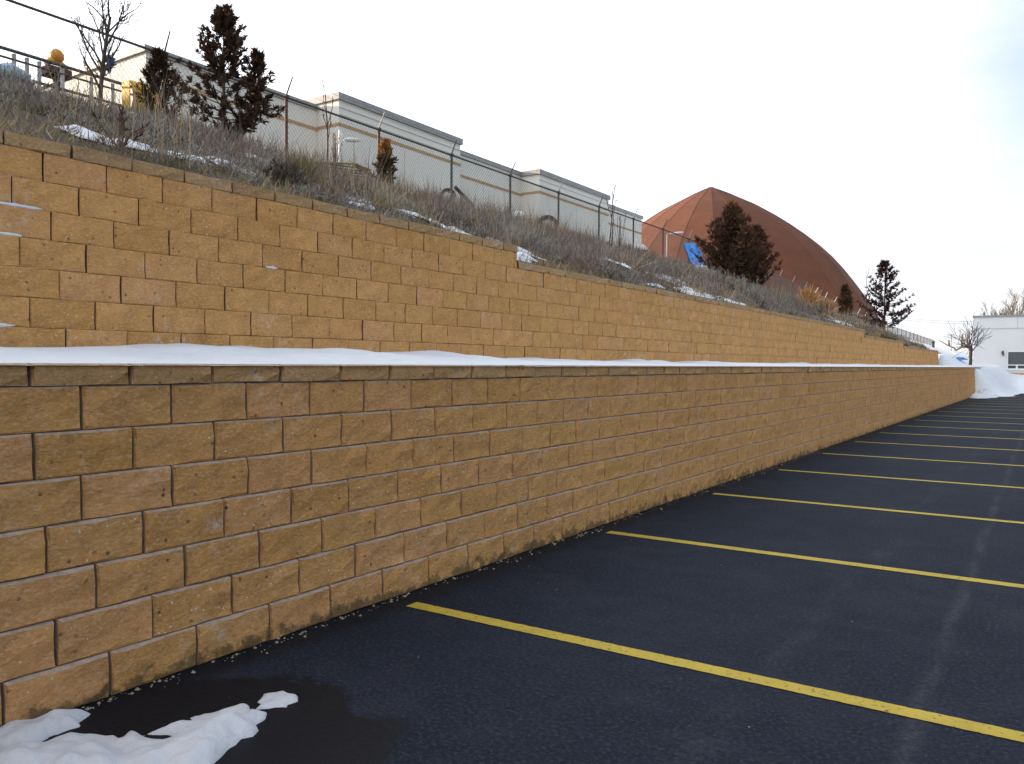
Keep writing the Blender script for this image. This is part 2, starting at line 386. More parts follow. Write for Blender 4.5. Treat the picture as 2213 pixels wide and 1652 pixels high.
def dome_material():
    m = Mat('rust_dome_shingle', 0.8, 0.25); p = m.pos(); z = m.sep(p)[2]
    c = m.ramp(m.noise(p, 0.5, 5, 0.6), [(0.3, (0.125, 0.044, 0.021)), (0.7, (0.155, 0.054, 0.025))])
    w = m.n('ShaderNodeTexWave'); w.bands_direction = 'Z'; w.inputs['Scale'].default_value = 1.6; w.inputs['Distortion'].default_value = 0.3
    m.L(p, w.inputs['Vector'])
    c = m.mix(m.rng(w.outputs['Fac'], 0.0, 0.22, 0.35, 0), c, (0.08, 0.03, 0.017))
    c = m.mix(m.rng(m.noise(m.scale(p, (1.3, 1.3, 0.10)), 1.0, 5, 0.65), 0.48, 0.72, 0, 0.35), c, (0.085, 0.036, 0.022))
    c = m.mix(m.rng(m.noise(p, 3.5, 4, 0.7), 0.55, 0.7, 0, 0.25), c, (0.17, 0.075, 0.045))
    m.color(c); m.bump(w.outputs['Fac'], 0.4, 0.04); return m.m
DOMEM = dome_material()
RIBM = simple('dome_rib_metal', (0.10, 0.045, 0.03), 0.7, 0.3)

# ------------------------------------------------------------------ terrain shape
STEPS = [(8.96, 3.08), (32.0, 2.877), (40.8, 2.673), (53.7, 2.47)]           # upper wall: (end of stretch, height of its cap)
X_UP, Z_UP, CH, BW, SET = -5.776, 1.557, 0.2032, 0.4565, 0.018
X_LO = -3.582
def wall_top(y):
    y = np.asarray(y, float)
    return np.interp(y, [-40, 7.9, 8.8, 31.0, 31.9, 39.9, 40.7, 53.5, 62, 90, 140], [3.06, 3.06, 2.86, 2.86, 2.66, 2.66, 2.45, 2.40, 2.30, 2.5, 2.7])
def fence_rail(y): return np.interp(y, [-40, 36, 45, 53.4, 85, 97.5, 129, 170], [7.61, 7.60, 7.42, 7.17, 5.87, 5.76, 5.30, 5.1])
def fence_ground(y): return np.interp(y, [-40, 36, 45, 53.4, 85, 97.5, 129, 170], [6.05, 6.03, 5.85, 5.55, 4.35, 4.20, 3.75, 3.6])
XF = -14.8
def hill(x, y):
    x = np.asarray(x, float); y = np.asarray(y, float)
    u = np.clip((-5.95-x)/(-5.95-XF), 0, 1)
    tw, fg = wall_top(y), fence_ground(y)
    h = tw + (fg-tw)*(u + 0.14*u*(1-u)) + (vnoise(x, y, 2.3, 1)*0.22 + vnoise(x, y, 0.7, 2)*0.09)*np.clip(u*6, 0, 1)
    k = np.clip((XF-x)/6, 0, 1)
    h = h + k*0.15*vnoise(x, y, 4, 3)
    h = h + 6.5*np.exp(-((x+36)/8)**2 - ((y-0.5)/7.0)**2)       # unseen knoll added on the left to keep low sun off the slope
    return h
def bank(x, y):
    """ground beyond the end of the car park and walls, under snow"""
    x = np.asarray(x, float); y = np.asarray(y, float)
    ye = 55.6 + 0.8*vnoise(x, y*0, 1.5, 5) + np.clip(x, 0, 20)*0.3
    lot = 1.05*sstep((y-ye)/6.0)
    side = sstep((-1.9 + 0.35*vnoise(x*0, y, 1.7, 6) - x - np.clip(y-52, 0, 10)*0.02 + np.clip(y-52, 0, 10)*0.10)/2.2)
    top = 1.56 + (wall_top(y)-1.58)*sstep((y-53.5)/4)*sstep((-4.1-x)/1.8)
    left = (0.0 + top*side)*sstep((y-49.0)/1.5)
    b = np.maximum(lot, left) + 0.35*np.minimum(lot, left)*0.3
    b = b + (vnoise(x, y, 1.6, 8)*0.20 + vnoise(x, y, 0.5, 9)*0.06)*np.clip(b*3, 0, 1)
    return b - 0.02
def hit(px, py, xmin=-13.6):
    d = ray(px, py); t = 4.0; best, bt = 1e9, None
    while t < 150:
        P = np.array([0, 0, CAM_H]) + d*t
        if P[0] < xmin: break
        if P[0] < -5.95:
            g = P[2] - float(hill(P[0], P[1]))
            if g < best: best, bt = g, P
            if g <= 0: break
        t += 0.05
    return np.array([bt[0], bt[1], float(hill(bt[0], bt[1]))])

def grid_mesh(name, xs, ys, fn, mat, smooth=True, kind='structure', parent=None):
    X, Y = np.meshgrid(xs, ys); Z = fn(X, Y)
    V = np.stack([X.ravel(), Y.ravel(), Z.ravel()], 1)
    ny, nx = X.shape; i = (np.arange(ny-1)[:, None]*nx + np.arange(nx-1)[None]).ravel()
    F = np.stack([i, i+1, i+nx+1, i+nx], 1)
    return link(name, mesh_np(name, V, F, smooth), mat, parent, None, kind)

# ------------------------------------------------------------------ ground, car park, hill
o = Shape(); o.box((-900, -900, -1.0), (900, 1500, -0.35)); o = o.obj('ground', GROUND, kind='structure'); tag(o, 'flat pale ground running out to the horizon', kind='structure')
lot = Shape(); lot.box((-3.72, -25, -0.3), (26, 58.5, 0.0)); lot = lot.obj('parking_lot', ASPHALT, kind='structure')
tag(lot, 'dark asphalt car park with yellow bay lines beside the block wall', kind='structure')
yl = 3.9646; k = 0
while yl < 53.0:
    L0, L1 = -3.393, 2.1
    n = 220; xs = np.linspace(L0, L1, n); wob = 0.0014
    a = np.stack([xs, yl-0.055+RNG.normal(0, wob, n), np.full(n, 0.004)], 1); b = np.stack([xs, yl+0.055+RNG.normal(0, wob, n), np.full(n, 0.004)], 1)
    V = np.concatenate([a, b]); i = np.arange(n-1); F = np.stack([i, i+1, i+n+1, i+n], 1)
    link('parking_line', mesh_np('parking_line', V, F), PAINT, lot)
    yl += 2.743; k += 1

xs = np.concatenate([np.linspace(-60, -16, 45), np.linspace(-15.6, -6.0, 62)])
ys = np.concatenate([np.linspace(-22, 0, 23)[:-1], np.linspace(0, 56, 225), np.linspace(57, 150, 63)])
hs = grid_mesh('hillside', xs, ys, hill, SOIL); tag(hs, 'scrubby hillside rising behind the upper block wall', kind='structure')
bk = grid_mesh('snow_bank', np.linspace(-6.0, 16, 110), np.concatenate([np.linspace(48.4, 78, 150), np.linspace(79, 150, 40)]), bank, SNOW); tag(bk, 'snow covered bank at the far end of the car park', kind='structure')

# ------------------------------------------------------------------ retaining walls
def block_mesh(name, w, h, d, rng, amp=0.0042, nu=5, nv=4, ch=0.008, ledge=0.018):
    """split-faced block: rough front at local x = 0 facing +x, chamfered rim, plain sides; origin at the front bottom centre"""
    us = np.linspace(-w/2+ch, w/2-ch, nu); vs = np.linspace(ch, h-ch, nv)
    V = [(rng.normal(0.0, amp), u + rng.normal(0, 0.003), v + rng.normal(0, 0.003)) for v in vs for u in us]
    per = [(0, i) for i in range(nu)] + [(j, nu-1) for j in range(1, nv)] + [(nv-1, i) for i in range(nu-2, -1, -1)] + [(j, 0) for j in range(nv-2, 0, -1)]
    F = [(j*nu+i, j*nu+i+1, (j+1)*nu+i+1, (j+1)*nu+i) for j in range(nv-1) for i in range(nu-1)]
    n0 = len(V)
    for j, i in per:
        V.append(((-ledge if j == nv-1 else -0.003 if (ledge < 0.01 and j == 0) else -0.009) + rng.normal(0, 0.002 if ledge > 0.01 else 0.001), -w/2 + w*i/(nu-1), h*j/(nv-1)))
    m = len(per)
    for q in range(m):
        a, b = per[q], per[(q+1) % m]
        F.append((n0+q, n0+(q+1) % m, b[0]*nu+b[1], a[0]*nu+a[1]))
    n1 = n0+m
    V += [(-d, -w/2, 0), (-d, w/2, 0), (-d, w/2, h), (-d, -w/2, h)]
    c = [0, nu-1, nu-1+nv-1, 2*(nu-1)+nv-1]
    ring = [n0+q for q in range(m)]
    F.append(tuple([n1, n1+1] + ring[c[0]:c[1]+1][::-1]))
    F.append(tuple([n1+1, n1+2] + ring[c[1]:c[2]+1][::-1]))
    F.append(tuple([n1+2, n1+3] + ring[c[2]:c[3]+1][::-1]))
    F.append(tuple([n1+3, n1] + [ring[0]] + ring[c[3]:][::-1]))
    me = bpy.data.meshes.new(name); me.from_pydata([tuple(map(float, p)) for p in V], [], F); me.update()
    mi = [0]*(len(F)-4) + [1]*4
    for q in range(m if ledge > 0.01 else 0):
        if per[q][0] == nv-1 and per[(q+1) % m][0] == nv-1: mi[(nu-1)*(nv-1)+q] = 1
    me.polygons.foreach_set('material_index', mi)
    return me
def build_wall(root, courses, capspec, rng, G=0.014, ledge=0.018, capmat=None, nvis=300):
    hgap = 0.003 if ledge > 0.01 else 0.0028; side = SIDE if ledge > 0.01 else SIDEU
    """courses: list of (front x, z, first joint, y_start, y_end); capspec: (front x, z, first joint, y0, y1) list"""
    bvar = [block_mesh('block', BW-G, CH-hgap, 0.20, rng, ledge=ledge) for _ in range(12)]
    cvar = [block_mesh('cap_block', BW-0.015, 0.1000, 0.24, rng, 0.006, 5, 3) for _ in range(8)]
    halves = {}
    items = []
    for (x, z, j0, ya, yb) in courses:
        k = math.floor((ya-j0)/BW); y = j0 + k*BW; shift = 0.0
        while y < yb - 0.02:
            wdt = BW
            a, b = max(y, ya), min(y+wdt, yb)
            if b-a > 0.05: items.append((x, z, a, b))
            y += wdt
    def key(it):
        x, z, a, b = it; c = (a+b)/2
        d = np.array([x, c, z]) - np.array([0, 0, CAM_H]); zz = d@_f
        px = 1106.5 + FPX*(d@_r)/zz if zz > 0.1 else -9e9
        return math.hypot(x, c) + (1000 if px < -90 else 0)
    items.sort(key=key)
    stuffV, stuffF, stuffT, stuffM, nv = [], [], [], [], 0
    for n, (x, z, a, b) in enumerate(items):
        full = abs((b-a)-BW) < 0.01
        me = bvar[int(rng.integers(12))]
        if n < nvis:
            if not full:
                me = block_mesh('block', (b-a)-G, CH-hgap, 0.20, rng, ledge=ledge)
            o = link('block', me, BLOCK, root)
            if len(me.materials) < 2: me.materials.append(side)
            o.location = (x - root.location[0] + rng.normal(0, 0.003), (a+b)/2 - root.location[1] + rng.normal(0, 0.001), z - root.location[2] + 0.0005)
        else:
            co = np.array([v.co for v in me.vertices]); co[:, 1] *= ((b-a)-G)/(BW-G)
            co += np.array([x + rng.normal(0, 0.004), (a+b)/2, z+0.0005]) - np.array(root.location)
            stuffV.append(co); stuffF += [tuple(i+nv for i in p.vertices) for p in me.polygons]; nv += len(co); stuffM += [p.material_index for p in me.polygons]
            stuffT.append(np.full(len(co), rng.random()))
    if stuffV:
        me = bpy.data.meshes.new('far_blocks'); me.from_pydata(np.concatenate(stuffV).tolist(), [], stuffF); me.update()
        at_ = me.color_attributes.new('tone', 'FLOAT_COLOR', 'POINT')
        t = np.concatenate(stuffT); at_.data.foreach_set('color', np.stack([t, t, t, np.ones_like(t)], 1).astype(np.float32).ravel())
        link('far_blocks', me, BLOCK, root, None, 'stuff'); me.materials.append(side); me.polygons.foreach_set('material_index', stuffM)
    for (x, z, j0, ya, yb) in capspec:
        k = math.floor((ya-j0)/BW); y = j0 + k*BW
        while y < yb - 0.02:
            a, b = max(y, ya), min(y+BW, yb)
            if b-a > 0.05:
                me = cvar[int(rng.integers(8))]
                if abs((b-a)-BW) > 0.01: me = block_mesh('cap_block', (b-a)-0.015, 0.1, 0.24, rng, 0.006, 5, 3)
                o = link('cap_block', me, capmat or CAPM, root)
                if len(me.materials) < 2: me.materials.append(side)
                o.location = (x - root.location[0] + rng.normal(0, 0.005), (a+b)/2 - root.location[1], z - root.location[2])
            y += BW

rng = np.random.default_rng(21)
lw = thing('retaining_wall', 'lower tan block wall standing on the dark asphalt of the car park', 'retaining wall', (X_LO, 20, 0))
J = [2.13-0.02, 1.883, 2.05, 1.834, 2.004, 1.804, 2.017]
J = [2.09, 1.86, 2.05, 1.836, 2.004, 1.806, 2.022]
LO_END = 50.2
co = [(X_LO - SET*i, CH*i, J[i], -2.0, LO_END) for i in range(7)]
build_wall(lw, co, [(X_LO - SET*7 + 0.026, CH*7, 1.797, -2.0, LO_END)], rng)
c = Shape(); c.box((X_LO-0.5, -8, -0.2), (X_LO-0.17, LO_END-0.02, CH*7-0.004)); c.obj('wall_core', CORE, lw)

uw = thing('retaining_wall', 'upper tan block wall standing on the snowy ledge and stepping down towards the far end', 'retaining wall', (X_UP, 22, Z_UP))
JU = [3.056, 2.825, 3.032, 2.777, 2.996, 2.749, 2.963]
ends = [53.7, 53.7, 53.7, 53.7, 40.8, 32.0, 8.96]
co = [(X_UP - SET*i, Z_UP + CH*i, JU[i], -1.0, ends[i]) for i in range(7)]
caps = [(X_UP - SET*7 + 0.02, Z_UP + CH*7, 2.706, -1.0, 8.96)]
ya = 8.96
for i, ye in ((6, 32.0), (5, 40.8), (4, 53.7)):
    caps.append((X_UP - SET*i + 0.02, Z_UP + CH*i, 2.75+0.1*i, ya, ye)); ya = ye
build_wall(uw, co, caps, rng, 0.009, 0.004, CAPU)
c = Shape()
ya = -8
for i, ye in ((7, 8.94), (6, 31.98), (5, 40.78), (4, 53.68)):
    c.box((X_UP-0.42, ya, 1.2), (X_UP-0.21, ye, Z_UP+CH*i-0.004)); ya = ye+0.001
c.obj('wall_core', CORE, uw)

# ------------------------------------------------------------------ snow on the ledge, on the slope, on the asphalt
def ledge(x, y):
    u = np.clip((-3.70-x)/2.02, 0, 1)
    back = np.interp(y, [-10, 2.6, 4.4, 6, 7.6, 10, 14, 20, 30, 40, 54], [1.615, 1.62, 1.665, 1.64, 1.605, 1.59, 1.575, 1.575, 1.58, 1.59, 1.59])
    e = sstep((-3.70-x)/0.09)
    front = 1.512 + 0.022*e
    z = front + (back-1.534)*sstep(u)
    return z + e*(vnoise(x*0.0, y, 0.22, 14)*0.012 + vnoise(x*0.0, y, 0.8, 15)*0.012) + e*sstep(u*2.5)*(vnoise(x, y, 1.1, 11)*0.045 + vnoise(x*0.4, y, 0.42, 12)*0.036 + vnoise(x, y*0.13, 0.17, 17)*0.030 + vnoise(x, y*1.0, 0.12, 13)*0.006)
o = grid_mesh('terrace_snow', np.concatenate([np.linspace(-5.80, -3.95, 24), np.linspace(-3.9, -3.66, 9)]), np.concatenate([np.linspace(-8, 2, 30)[:-1], np.linspace(2, 20, 300), np.linspace(20.2, 50.1, 210)]), ledge, SNOW, kind='stuff')
tag(o, 'clean snow lying on the ledge between the two block walls', kind='stuff')
o = grid_mesh('terrace_snow', np.linspace(-5.80, -3.66, 30), np.linspace(50.1, 57.5, 40), lambda x, y: np.maximum(ledge(x, y), bank(x, y)+0.01) - 0.0, SNOW, kind='stuff')
tag(o, 'snow beyond the end of the lower wall below the last stretch of upper wall', kind='stuff')

def poly_snow(name, poly, h, cell, mat, base=lambda x, y: 0.0*x, parent=None, seed=0, hole=None):
    P = np.array(poly, float); lo, hi = P.min(0)-cell, P.max(0)+cell
    nx, ny = int((hi[0]-lo[0])/cell)+2, int((hi[1]-lo[1])/cell)+2
    X, Y = np.meshgrid(lo[0]+np.arange(nx)*cell, lo[1]+np.arange(ny)*cell)
    def field(poly):
        Q = np.array(poly, float); ins = np.zeros(X.shape, bool); best = np.full(X.shape, 1e9); NX = np.zeros(X.shape); NY = np.zeros(X.shape)
        for a, b in zip(Q, np.roll(Q, -1, 0)):
            cond = ((a[1] > Y) != (b[1] > Y))
            xi = (b[0]-a[0])*(Y-a[1])/(b[1]-a[1]+1e-12)+a[0]
            ins ^= cond & (X < xi)
            d = b-a; t = np.clip(((X-a[0])*d[0]+(Y-a[1])*d[1])/(d@d+1e-12), 0, 1)
            qx, qy = a[0]+t*d[0], a[1]+t*d[1]; dd = np.hypot(X-qx, Y-qy); m = dd < best
            best = np.where(m, dd, best); NX = np.where(m, qx, NX); NY = np.where(m, qy, NY)
        return ins, best, NX, NY
    ins, best, NX, NY = field(poly)
    if hole is not None:
        i2, b2, x2, y2 = field(hole); m = b2 < best
        best = np.where(m, b2, best); NX = np.where(m, x2, NX); NY = np.where(m, y2, NY); ins = ins & ~i2
    keep = ins[:-1, :-1] | ins[1:, :-1] | ins[:-1, 1:] | ins[1:, 1:]
    XX = np.where(ins, X, NX); YY = np.where(ins, Y, NY); D = np.where(ins, best, 0)
    hh = h*(1-np.exp(-D/(h*1.1)))*(1.0 + 1.3*vnoise(XX, YY, 0.20, seed) + 0.9*vnoise(XX, YY, 0.075, seed+1)) + (D > 0)*(0.010*vnoise(XX, YY, 0.035, seed+2) - 0.020*np.clip(vnoise(XX, YY, 0.11, seed+3)-0.12, 0, 1))
    Z = base(XX, YY) + np.maximum(hh, 0) + np.where(D > 0, 0.003, -0.004)
    idx = np.arange(nx*ny).reshape(ny, nx)
    F = np.stack([idx[:-1, :-1][keep], idx[:-1, 1:][keep], idx[1:, 1:][keep], idx[1:, :-1][keep]], 1)
    V = np.stack([XX.ravel(), YY.ravel(), Z.ravel()], 1)
    used = np.unique(F); re = np.full(nx*ny, -1); re[used] = np.arange(len(used))
    return V[used], re[F]
def rough_outline(pts, amp, n, seed):
    r = np.random.default_rng(seed); P = np.array(pts, float); out = []
    for a, b in zip(P, np.roll(P, -1, 0)):
        L = np.hypot(*(b-a)); m = max(1, int(L/n))
        for i in range(m):
            out.append(a + (b-a)*i/m + (r.normal(0, amp, 2) if i else r.normal(0, amp*0.4, 2)))
    return np.array(out)
def gp(pts, sc=0.5537, oy=737.0):
    return [at(x*sc, y*sc+oy, 2, 0.0)[:2] for x, y in pts]
A = gp([(-160,1600),(5,1592),(100,1600),(200,1572),(330,1546),(450,1550),(555,1542),(605,1556),(660,1560),(700,1548),(640,1540),(572,1536),(640,1515),(690,1500),(740,1480),(790,1460),(850,1448),(900,1432),(960,1422),(985,1440),(1040,1455),(1030,1480),(1005,1500),(1010,1520),(990,1545),(930,1560),(895,1592),(870,1622),(835,1648),(800,1700),(600,1740),(200,1760),(-160,1760)])
H = gp([(880,1468),(910,1461),(935,1466),(930,1478),(900,1480)])
B = gp([(-120,1530),(5,1522),(60,1490),(130,1478),(200,1468),(290,1455),(352,1453),(340,1470),(310,1492),(270,1522),(240,1535),(190,1546),(150,1574),(90,1588),(-120,1592)])
C_ = gp([(1000,1440),(1012,1420),(1020,1387),(1060,1379),(1130,1376),(1165,1395),(1163,1412),(1120,1434),(1070,1431),(1040,1439)])
for poly, h, lab, hole, sd_ in ((A, 0.060, 'largest white patch of old snow on the asphalt at the bottom left corner', H, 31),
                               (B, 0.040, 'narrow patch of old snow on asphalt against the foot of the block wall', None, 41),
                               (C_, 0.030, 'smallest patch of snow at the tip of the melting snow on the asphalt', None, 51)):
    V, F = poly_snow('snow_patch', rough_outline(poly, 0.013, 0.030, sd_), h, 0.012, OLDSNOW, seed=sd_, hole=hole)
    o = link('snow_patch', mesh_np('snow_patch', V, F, True), OLDSNOW); tag(o, lab, 'snow patch', 'melting snow patches on the asphalt')
# heap at the far end of the lower wall
P = [(-3.62, 46.0), (-3.2, 45.6), (-2.75, 46.6), (-2.5, 48.2), (-2.6, 50.4), (-3.5, 51.0), (-3.7, 48.5)]
V, F = poly_snow('snow_heap', rough_outline(P, 0.05, 0.3, 61), 0.36, 0.06, SNOW, seed=61)
o = link('snow_heap', mesh_np('snow_heap', V, F, True), SNOW); tag(o, 'white snow heap against the far end of the lower block wall', 'snow heap')
# remnants on the slope, thin sheets draped over the soil
VV, FF, nvv = [], [], 0
r_ = np.random.default_rng(5)
for (px, py, wpx, dep) in [(185,296,95,0.55),(300,283,60,0.4),(345,340,140,0.5),(300,322,60,0.4),(395,348,70,0.3),(560,392,100,0.5),(668,404,50,0.45),(775,440,85,0.35),(735,430,50,0.3),(520,335,50,0.5),(545,355,55,0.4),(1000,487,65,0.35),(1045,499,55,0.35),(980,455,30,0.4),(885,465,40,0.2),
                           (1165,557,70,0.4),(1258,560,22,0.4),(1320,573,40,0.35),(1250,575,25,0.3),(1385,565,22,0.3),(1445,632,40,0.3),(1480,640,30,0.2),(1565,655,26,0.25),(1600,648,22,0.2),(1640,662,30,0.2),(1690,668,28,0.25),(1740,680,25,0.25),(1660,640,20,0.5),(1785,690,30,0.3),(160,195,30,0.4),(1880,712,30,0.4)]:
    c = hit(px, py); Z = np.hypot(c[0], c[1]); w = wpx*Z/FPX*1.15
    m = int(np.clip(w*3.2, 1, 7))
    for q in range(m):
        f = (q+0.5)/m - 0.5; ww = w/m*(0.5+0.75*r_.random()); dd = dep*(0.35+0.6*r_.random())
        if r_.random() < 0.25: continue
        cx, cy = c[0] + r_.normal(0, 0.24), c[1] + f*w*1.2 + r_.normal(0, 0.05)
        ang = np.linspace(0, 2*np.pi, 16, endpoint=False); rr = 1 + r_.normal(0, 0.28, 16)
        poly = np.stack([np.minimum(cx + np.cos(ang)*rr*dd*0.5, -6.01), cy + np.sin(ang)*rr*ww*0.7], 1)
        V, F = poly_snow('s', rough_outline(poly, 0.015, 0.07, int(px)+q), 0.026, max(0.022, Z*0.003), SNOW, base=lambda x, y: hill(np.minimum(x, -5.95), y)+0.022, seed=int(px)+q)
        VV.append(V); FF.append(F+nvv); nvv += len(V)
for q in range(300):
    y = 2.5 + 46*r_.random()**1.15; u_ = r_.random()**2.4; cx = -6.05 - 7.5*u_; d_ = math.hypot(cx, y)
    if y < -cx*0.40 or vnoise(cx, y, 3.0, 55) < -0.08: continue
    ww = (0.12+0.30*r_.random())*(0.6+d_*0.03); dd = 0.10+0.22*r_.random(); ang = np.linspace(0, 2*np.pi, 11, endpoint=False); rr = 1 + r_.normal(0, 0.3, 11)
    poly = np.stack([np.minimum(cx + np.cos(ang)*rr*dd, -6.01), y + np.sin(ang)*rr*ww], 1)
    V, F = poly_snow('s', poly, 0.03, max(0.03, d_*0.0035), SNOW, base=lambda x, y: hill(np.minimum(x, -5.95), y)+0.03, seed=q)
    VV.append(V); FF.append(F+nvv); nvv += len(V)
o = link('slope_snow', mesh_np('slope_snow', np.concatenate(VV), np.concatenate(FF), True), SNOW, None, None, 'stuff'); tag(o, 'thin remnants of snow among the weeds above the upper wall', kind='stuff')
# snow caught on the setback ledges of the upper wall
sh = Shape()
for (px, py, wpx, i) in [(28,442,86,5),(8,507,52,4),(585,521,25,4),(0,706,40,1)]:
    P0 = at(px, py, 0, X_UP - SET*i); z = Z_UP + CH*i
    w = wpx*np.hypot(P0[0], P0[1])/FPX*1.2
    y0 = P0[1]; pts = []; rad = []
    for q in np.linspace(-0.5, 0.5, 9):
        pts.append((X_UP - SET*(i-0.5) + 0.001, y0 + q*w, z + 0.006)); rad.append(0.003 + 0.012*max(0, 1-(2*q)**2)**0.5*(0.5+0.8*r_.random()))
    sh.tube(pts, rad, 7)
o = sh.obj('ledge_snow', SNOW, smooth=True, kind='stuff'); tag(o, 'little ridges of snow caught on the upper wall', kind='stuff')
# grit and crumbs along the foot of the lower wall
sh = Shape()
for _ in range(520):
    y = 1.3 + 14*r_.random()**1.6; x = -3.575 + abs(r_.normal(0, 0.045)); s_ = 0.003 + 0.008*r_.random()**3
    sh.add([(x-s_, y-s_, -0.001), (x+s_, y-s_*0.7, -0.001), (x+s_*0.6, y+s_, -0.001), (x-s_*0.7, y+s_*0.8, -0.001), (x+r_.normal(0, s_*0.3), y, s_*1.2)], [(0,1,4),(1,2,4),(2,3,4),(3,0,4)])
o = sh.obj('grit', simple('grit_stone', (0.30, 0.26, 0.21), 0.95, 0.1, var=0.5, sc=300), kind='stuff'); tag(o, 'grit and crumbs of stone along the foot of the wall', kind='stuff')

# ------------------------------------------------------------------ plants
class Blades:
    def __init__(s): s.a = []
    def add(s, P, D, L, W, C, bend=None):
        n = len(P); P = np.asarray(P, float); D = np.asarray(D, float); D = D/np.linalg.norm(D, axis=1, keepdims=True)
        s.a.append((P, D, np.broadcast_to(L, (n,)).astype(float), np.broadcast_to(W, (n,)).astype(float), np.broadcast_to(C, (n, 3)).astype(float), np.zeros((n, 3)) if bend is None else bend))
    def mesh(s, name, rng):
        P, D, L, W, C, Bd = [np.concatenate([q[i] for q in s.a]) for i in range(6)]
        n = len(P); R = rng.normal(size=(n, 3)); S = np.cross(D, R); S /= np.linalg.norm(S, axis=1, keepdims=True)+1e-9
        mid = P + D*(L*0.5)[:, None] + Bd*0.25*L[:, None]; tip = P + D*L[:, None] + Bd*L[:, None]
        w = W[:, None]
        V = np.stack([P-S*w*0.5, P+S*w*0.5, mid+S*w*0.55, mid-S*w*0.55, tip], 1).reshape(-1, 3)
        i = np.arange(n)*5
        F4 = np.stack([i, i+1, i+2, i+3], 1); F3 = np.stack([i+3, i+2, i+4], 1)
        return mesh_np(name, V, [F4, F3], False, np.repeat(C, 5, 0))

def jit(col, n, rng, v=0.22):
    return np.clip(np.array(col)[None]*(1+rng.normal(0, v, (n, 1)))*(1+rng.normal(0, 0.06, (n, 3))), 0.004, 0.9)
PAL = dict(grey=(0.275, 0.248, 0.222), sage=(0.29, 0.275, 0.24), brown=(0.205, 0.145, 0.11), straw=(0.42, 0.315, 0.185), dark=(0.085, 0.075, 0.062), mauve=(0.25, 0.198, 0.172), rust=(0.26, 0.135, 0.065), olive=(0.11, 0.105, 0.055))
def tuft(B, p, h, spread, n, col, rng, w=0.008, droop=0.3, v=0.22):
    az = rng.random(n)*2*np.pi; el = np.clip(rng.normal(0, spread, n), -1.3, 1.3)
    D = np.stack([np.sin(el)*np.cos(az), np.sin(el)*np.sin(az), np.cos(el)], 1)
    root = np.asarray(p)[None] + np.stack([rng.normal(0, h*0.16, n), rng.normal(0, h*0.16, n), -0.03*np.ones(n)], 1)
    L = h*(0.55 + 0.6*rng.random(n))
    Bd = np.stack([D[:, 0]*droop, D[:, 1]*droop, -0.35*droop*np.abs(np.sin(el))], 1) + rng.normal(0, 0.10, (n, 3))
    B.add(root, D, L, w*(0.6+0.8*rng.random(n)), jit(col, n, rng, v), Bd)
def shrub(B, p, h, n, col, rng, w=0.007, flat=0.75):
    """twiggy low shrub: short stems filling a dome"""
    u = rng.normal(size=(n, 3)); u /= np.linalg.norm(u, axis=1, keepdims=True); u[:, 2] = np.abs(u[:, 2])
    rr = rng.random(n)**0.45
    q = np.asarray(p)[None] + u*rr[:, None]*np.array([h*flat, h*flat, h*0.8])
    D = u*0.8 + np.array([0, 0, 0.7]) + rng.normal(0, 0.35, (n, 3))
    B.add(q, D, h*(0.16+0.22*rng.random(n)), w*(0.6+0.8*rng.random(n)), jit(col, n, rng), rng.normal(0, 0.15, (n, 3)))
r_ = np.random.default_rng(11)
B = Blades(); cnt = 0
NT = 0
cand = 12500
X = -6.05 - 9.6*r_.random(cand)**0.9; Y = 0.5 + 52*r_.random(cand)**1.25
for x, y in zip(X, Y):
    if y < -x*0.36: continue
    d = math.hypot(x, y); z = float(hill(x, y))
    dens = 0.45 + 1.3*float(vnoise(x, y, 1.5, 21)) + 0.35*float(vnoise(x, y, 0.6, 22))
    u = (-5.95-x)/8.85
    if u < 0.05: dens -= 0.30
    elif u < 0.12: dens -= 0.10
    if r_.random() > dens + 0.12: continue
    t = float(vnoise(x, y, 2.6, 24)) + 0.25*float(vnoise(x, y, 0.9, 25)) + r_.normal(0, 0.10)
    tall = (0.8 + 0.7*float(vnoise(x, y, 2.0, 26)))*(1.0 - 0.40*max(0.0, min(1.0, (u-0.55)/0.25)))*(0.72 if y > 13 and u > 0.55 else 1.0)*(0.68 if y < 7 else 0.92 if y < 11 else 1.05 if y < 24 else 0.85)
    w = 0.0040 + d*0.00026
    if vnoise(x, y, 1.1, 44) > 0.22: t = 0.5
    if t < -0.12: shrub(B, (x, y, z), (0.24+0.20*r_.random())*tall, 90 if d < 24 else 48, PAL['grey'] if r_.random() < 0.6 else PAL['sage'], r_, w)
    elif t < 0.10:
        shrub(B, (x, y, z), (0.24+0.26*r_.random())*tall, 84 if d < 24 else 46, PAL['mauve'] if r_.random() < 0.55 else PAL['brown'], r_, w)
    elif t < 0.22: tuft(B, (x, y, z), (0.28+0.25*r_.random())*tall, 0.55, 34, PAL['straw'] if r_.random() < 0.45 else PAL['mauve'], r_, w)
    else: shrub(B, (x, y, z), (0.20+0.16*r_.random())*tall, 70, PAL['dark'] if r_.random() < 0.45 else PAL['sage'], r_, w)
    if r_.random() < 0.12 and u < 0.75: tuft(B, (x, y, z), 0.50+0.35*r_.random(), 0.22, 7, PAL['straw'] if r_.random() < .5 else PAL['brown'], r_, w*0.8)
    if u > 0.12 and y > 3 and r_.random() < (0.04 if u < 0.6 else 0.01): shrub(B, (x, y, z), (0.36+0.20*r_.random())*(0.75 if y < 8 or y > 24 else 1.0), 230, PAL['sage'] if r_.random() < 0.65 else PAL['mauve'], r_, w*0.9, 1.0)
    if 10 < y < 22 and u > 0.3 and r_.random() < 0.10: tuft(B, (x, y, z), 0.40+0.35*r_.random(), 0.26, 26, PAL['mauve'] if r_.random() < 0.5 else PAL['brown'], r_, w*0.8)
    NT += 1
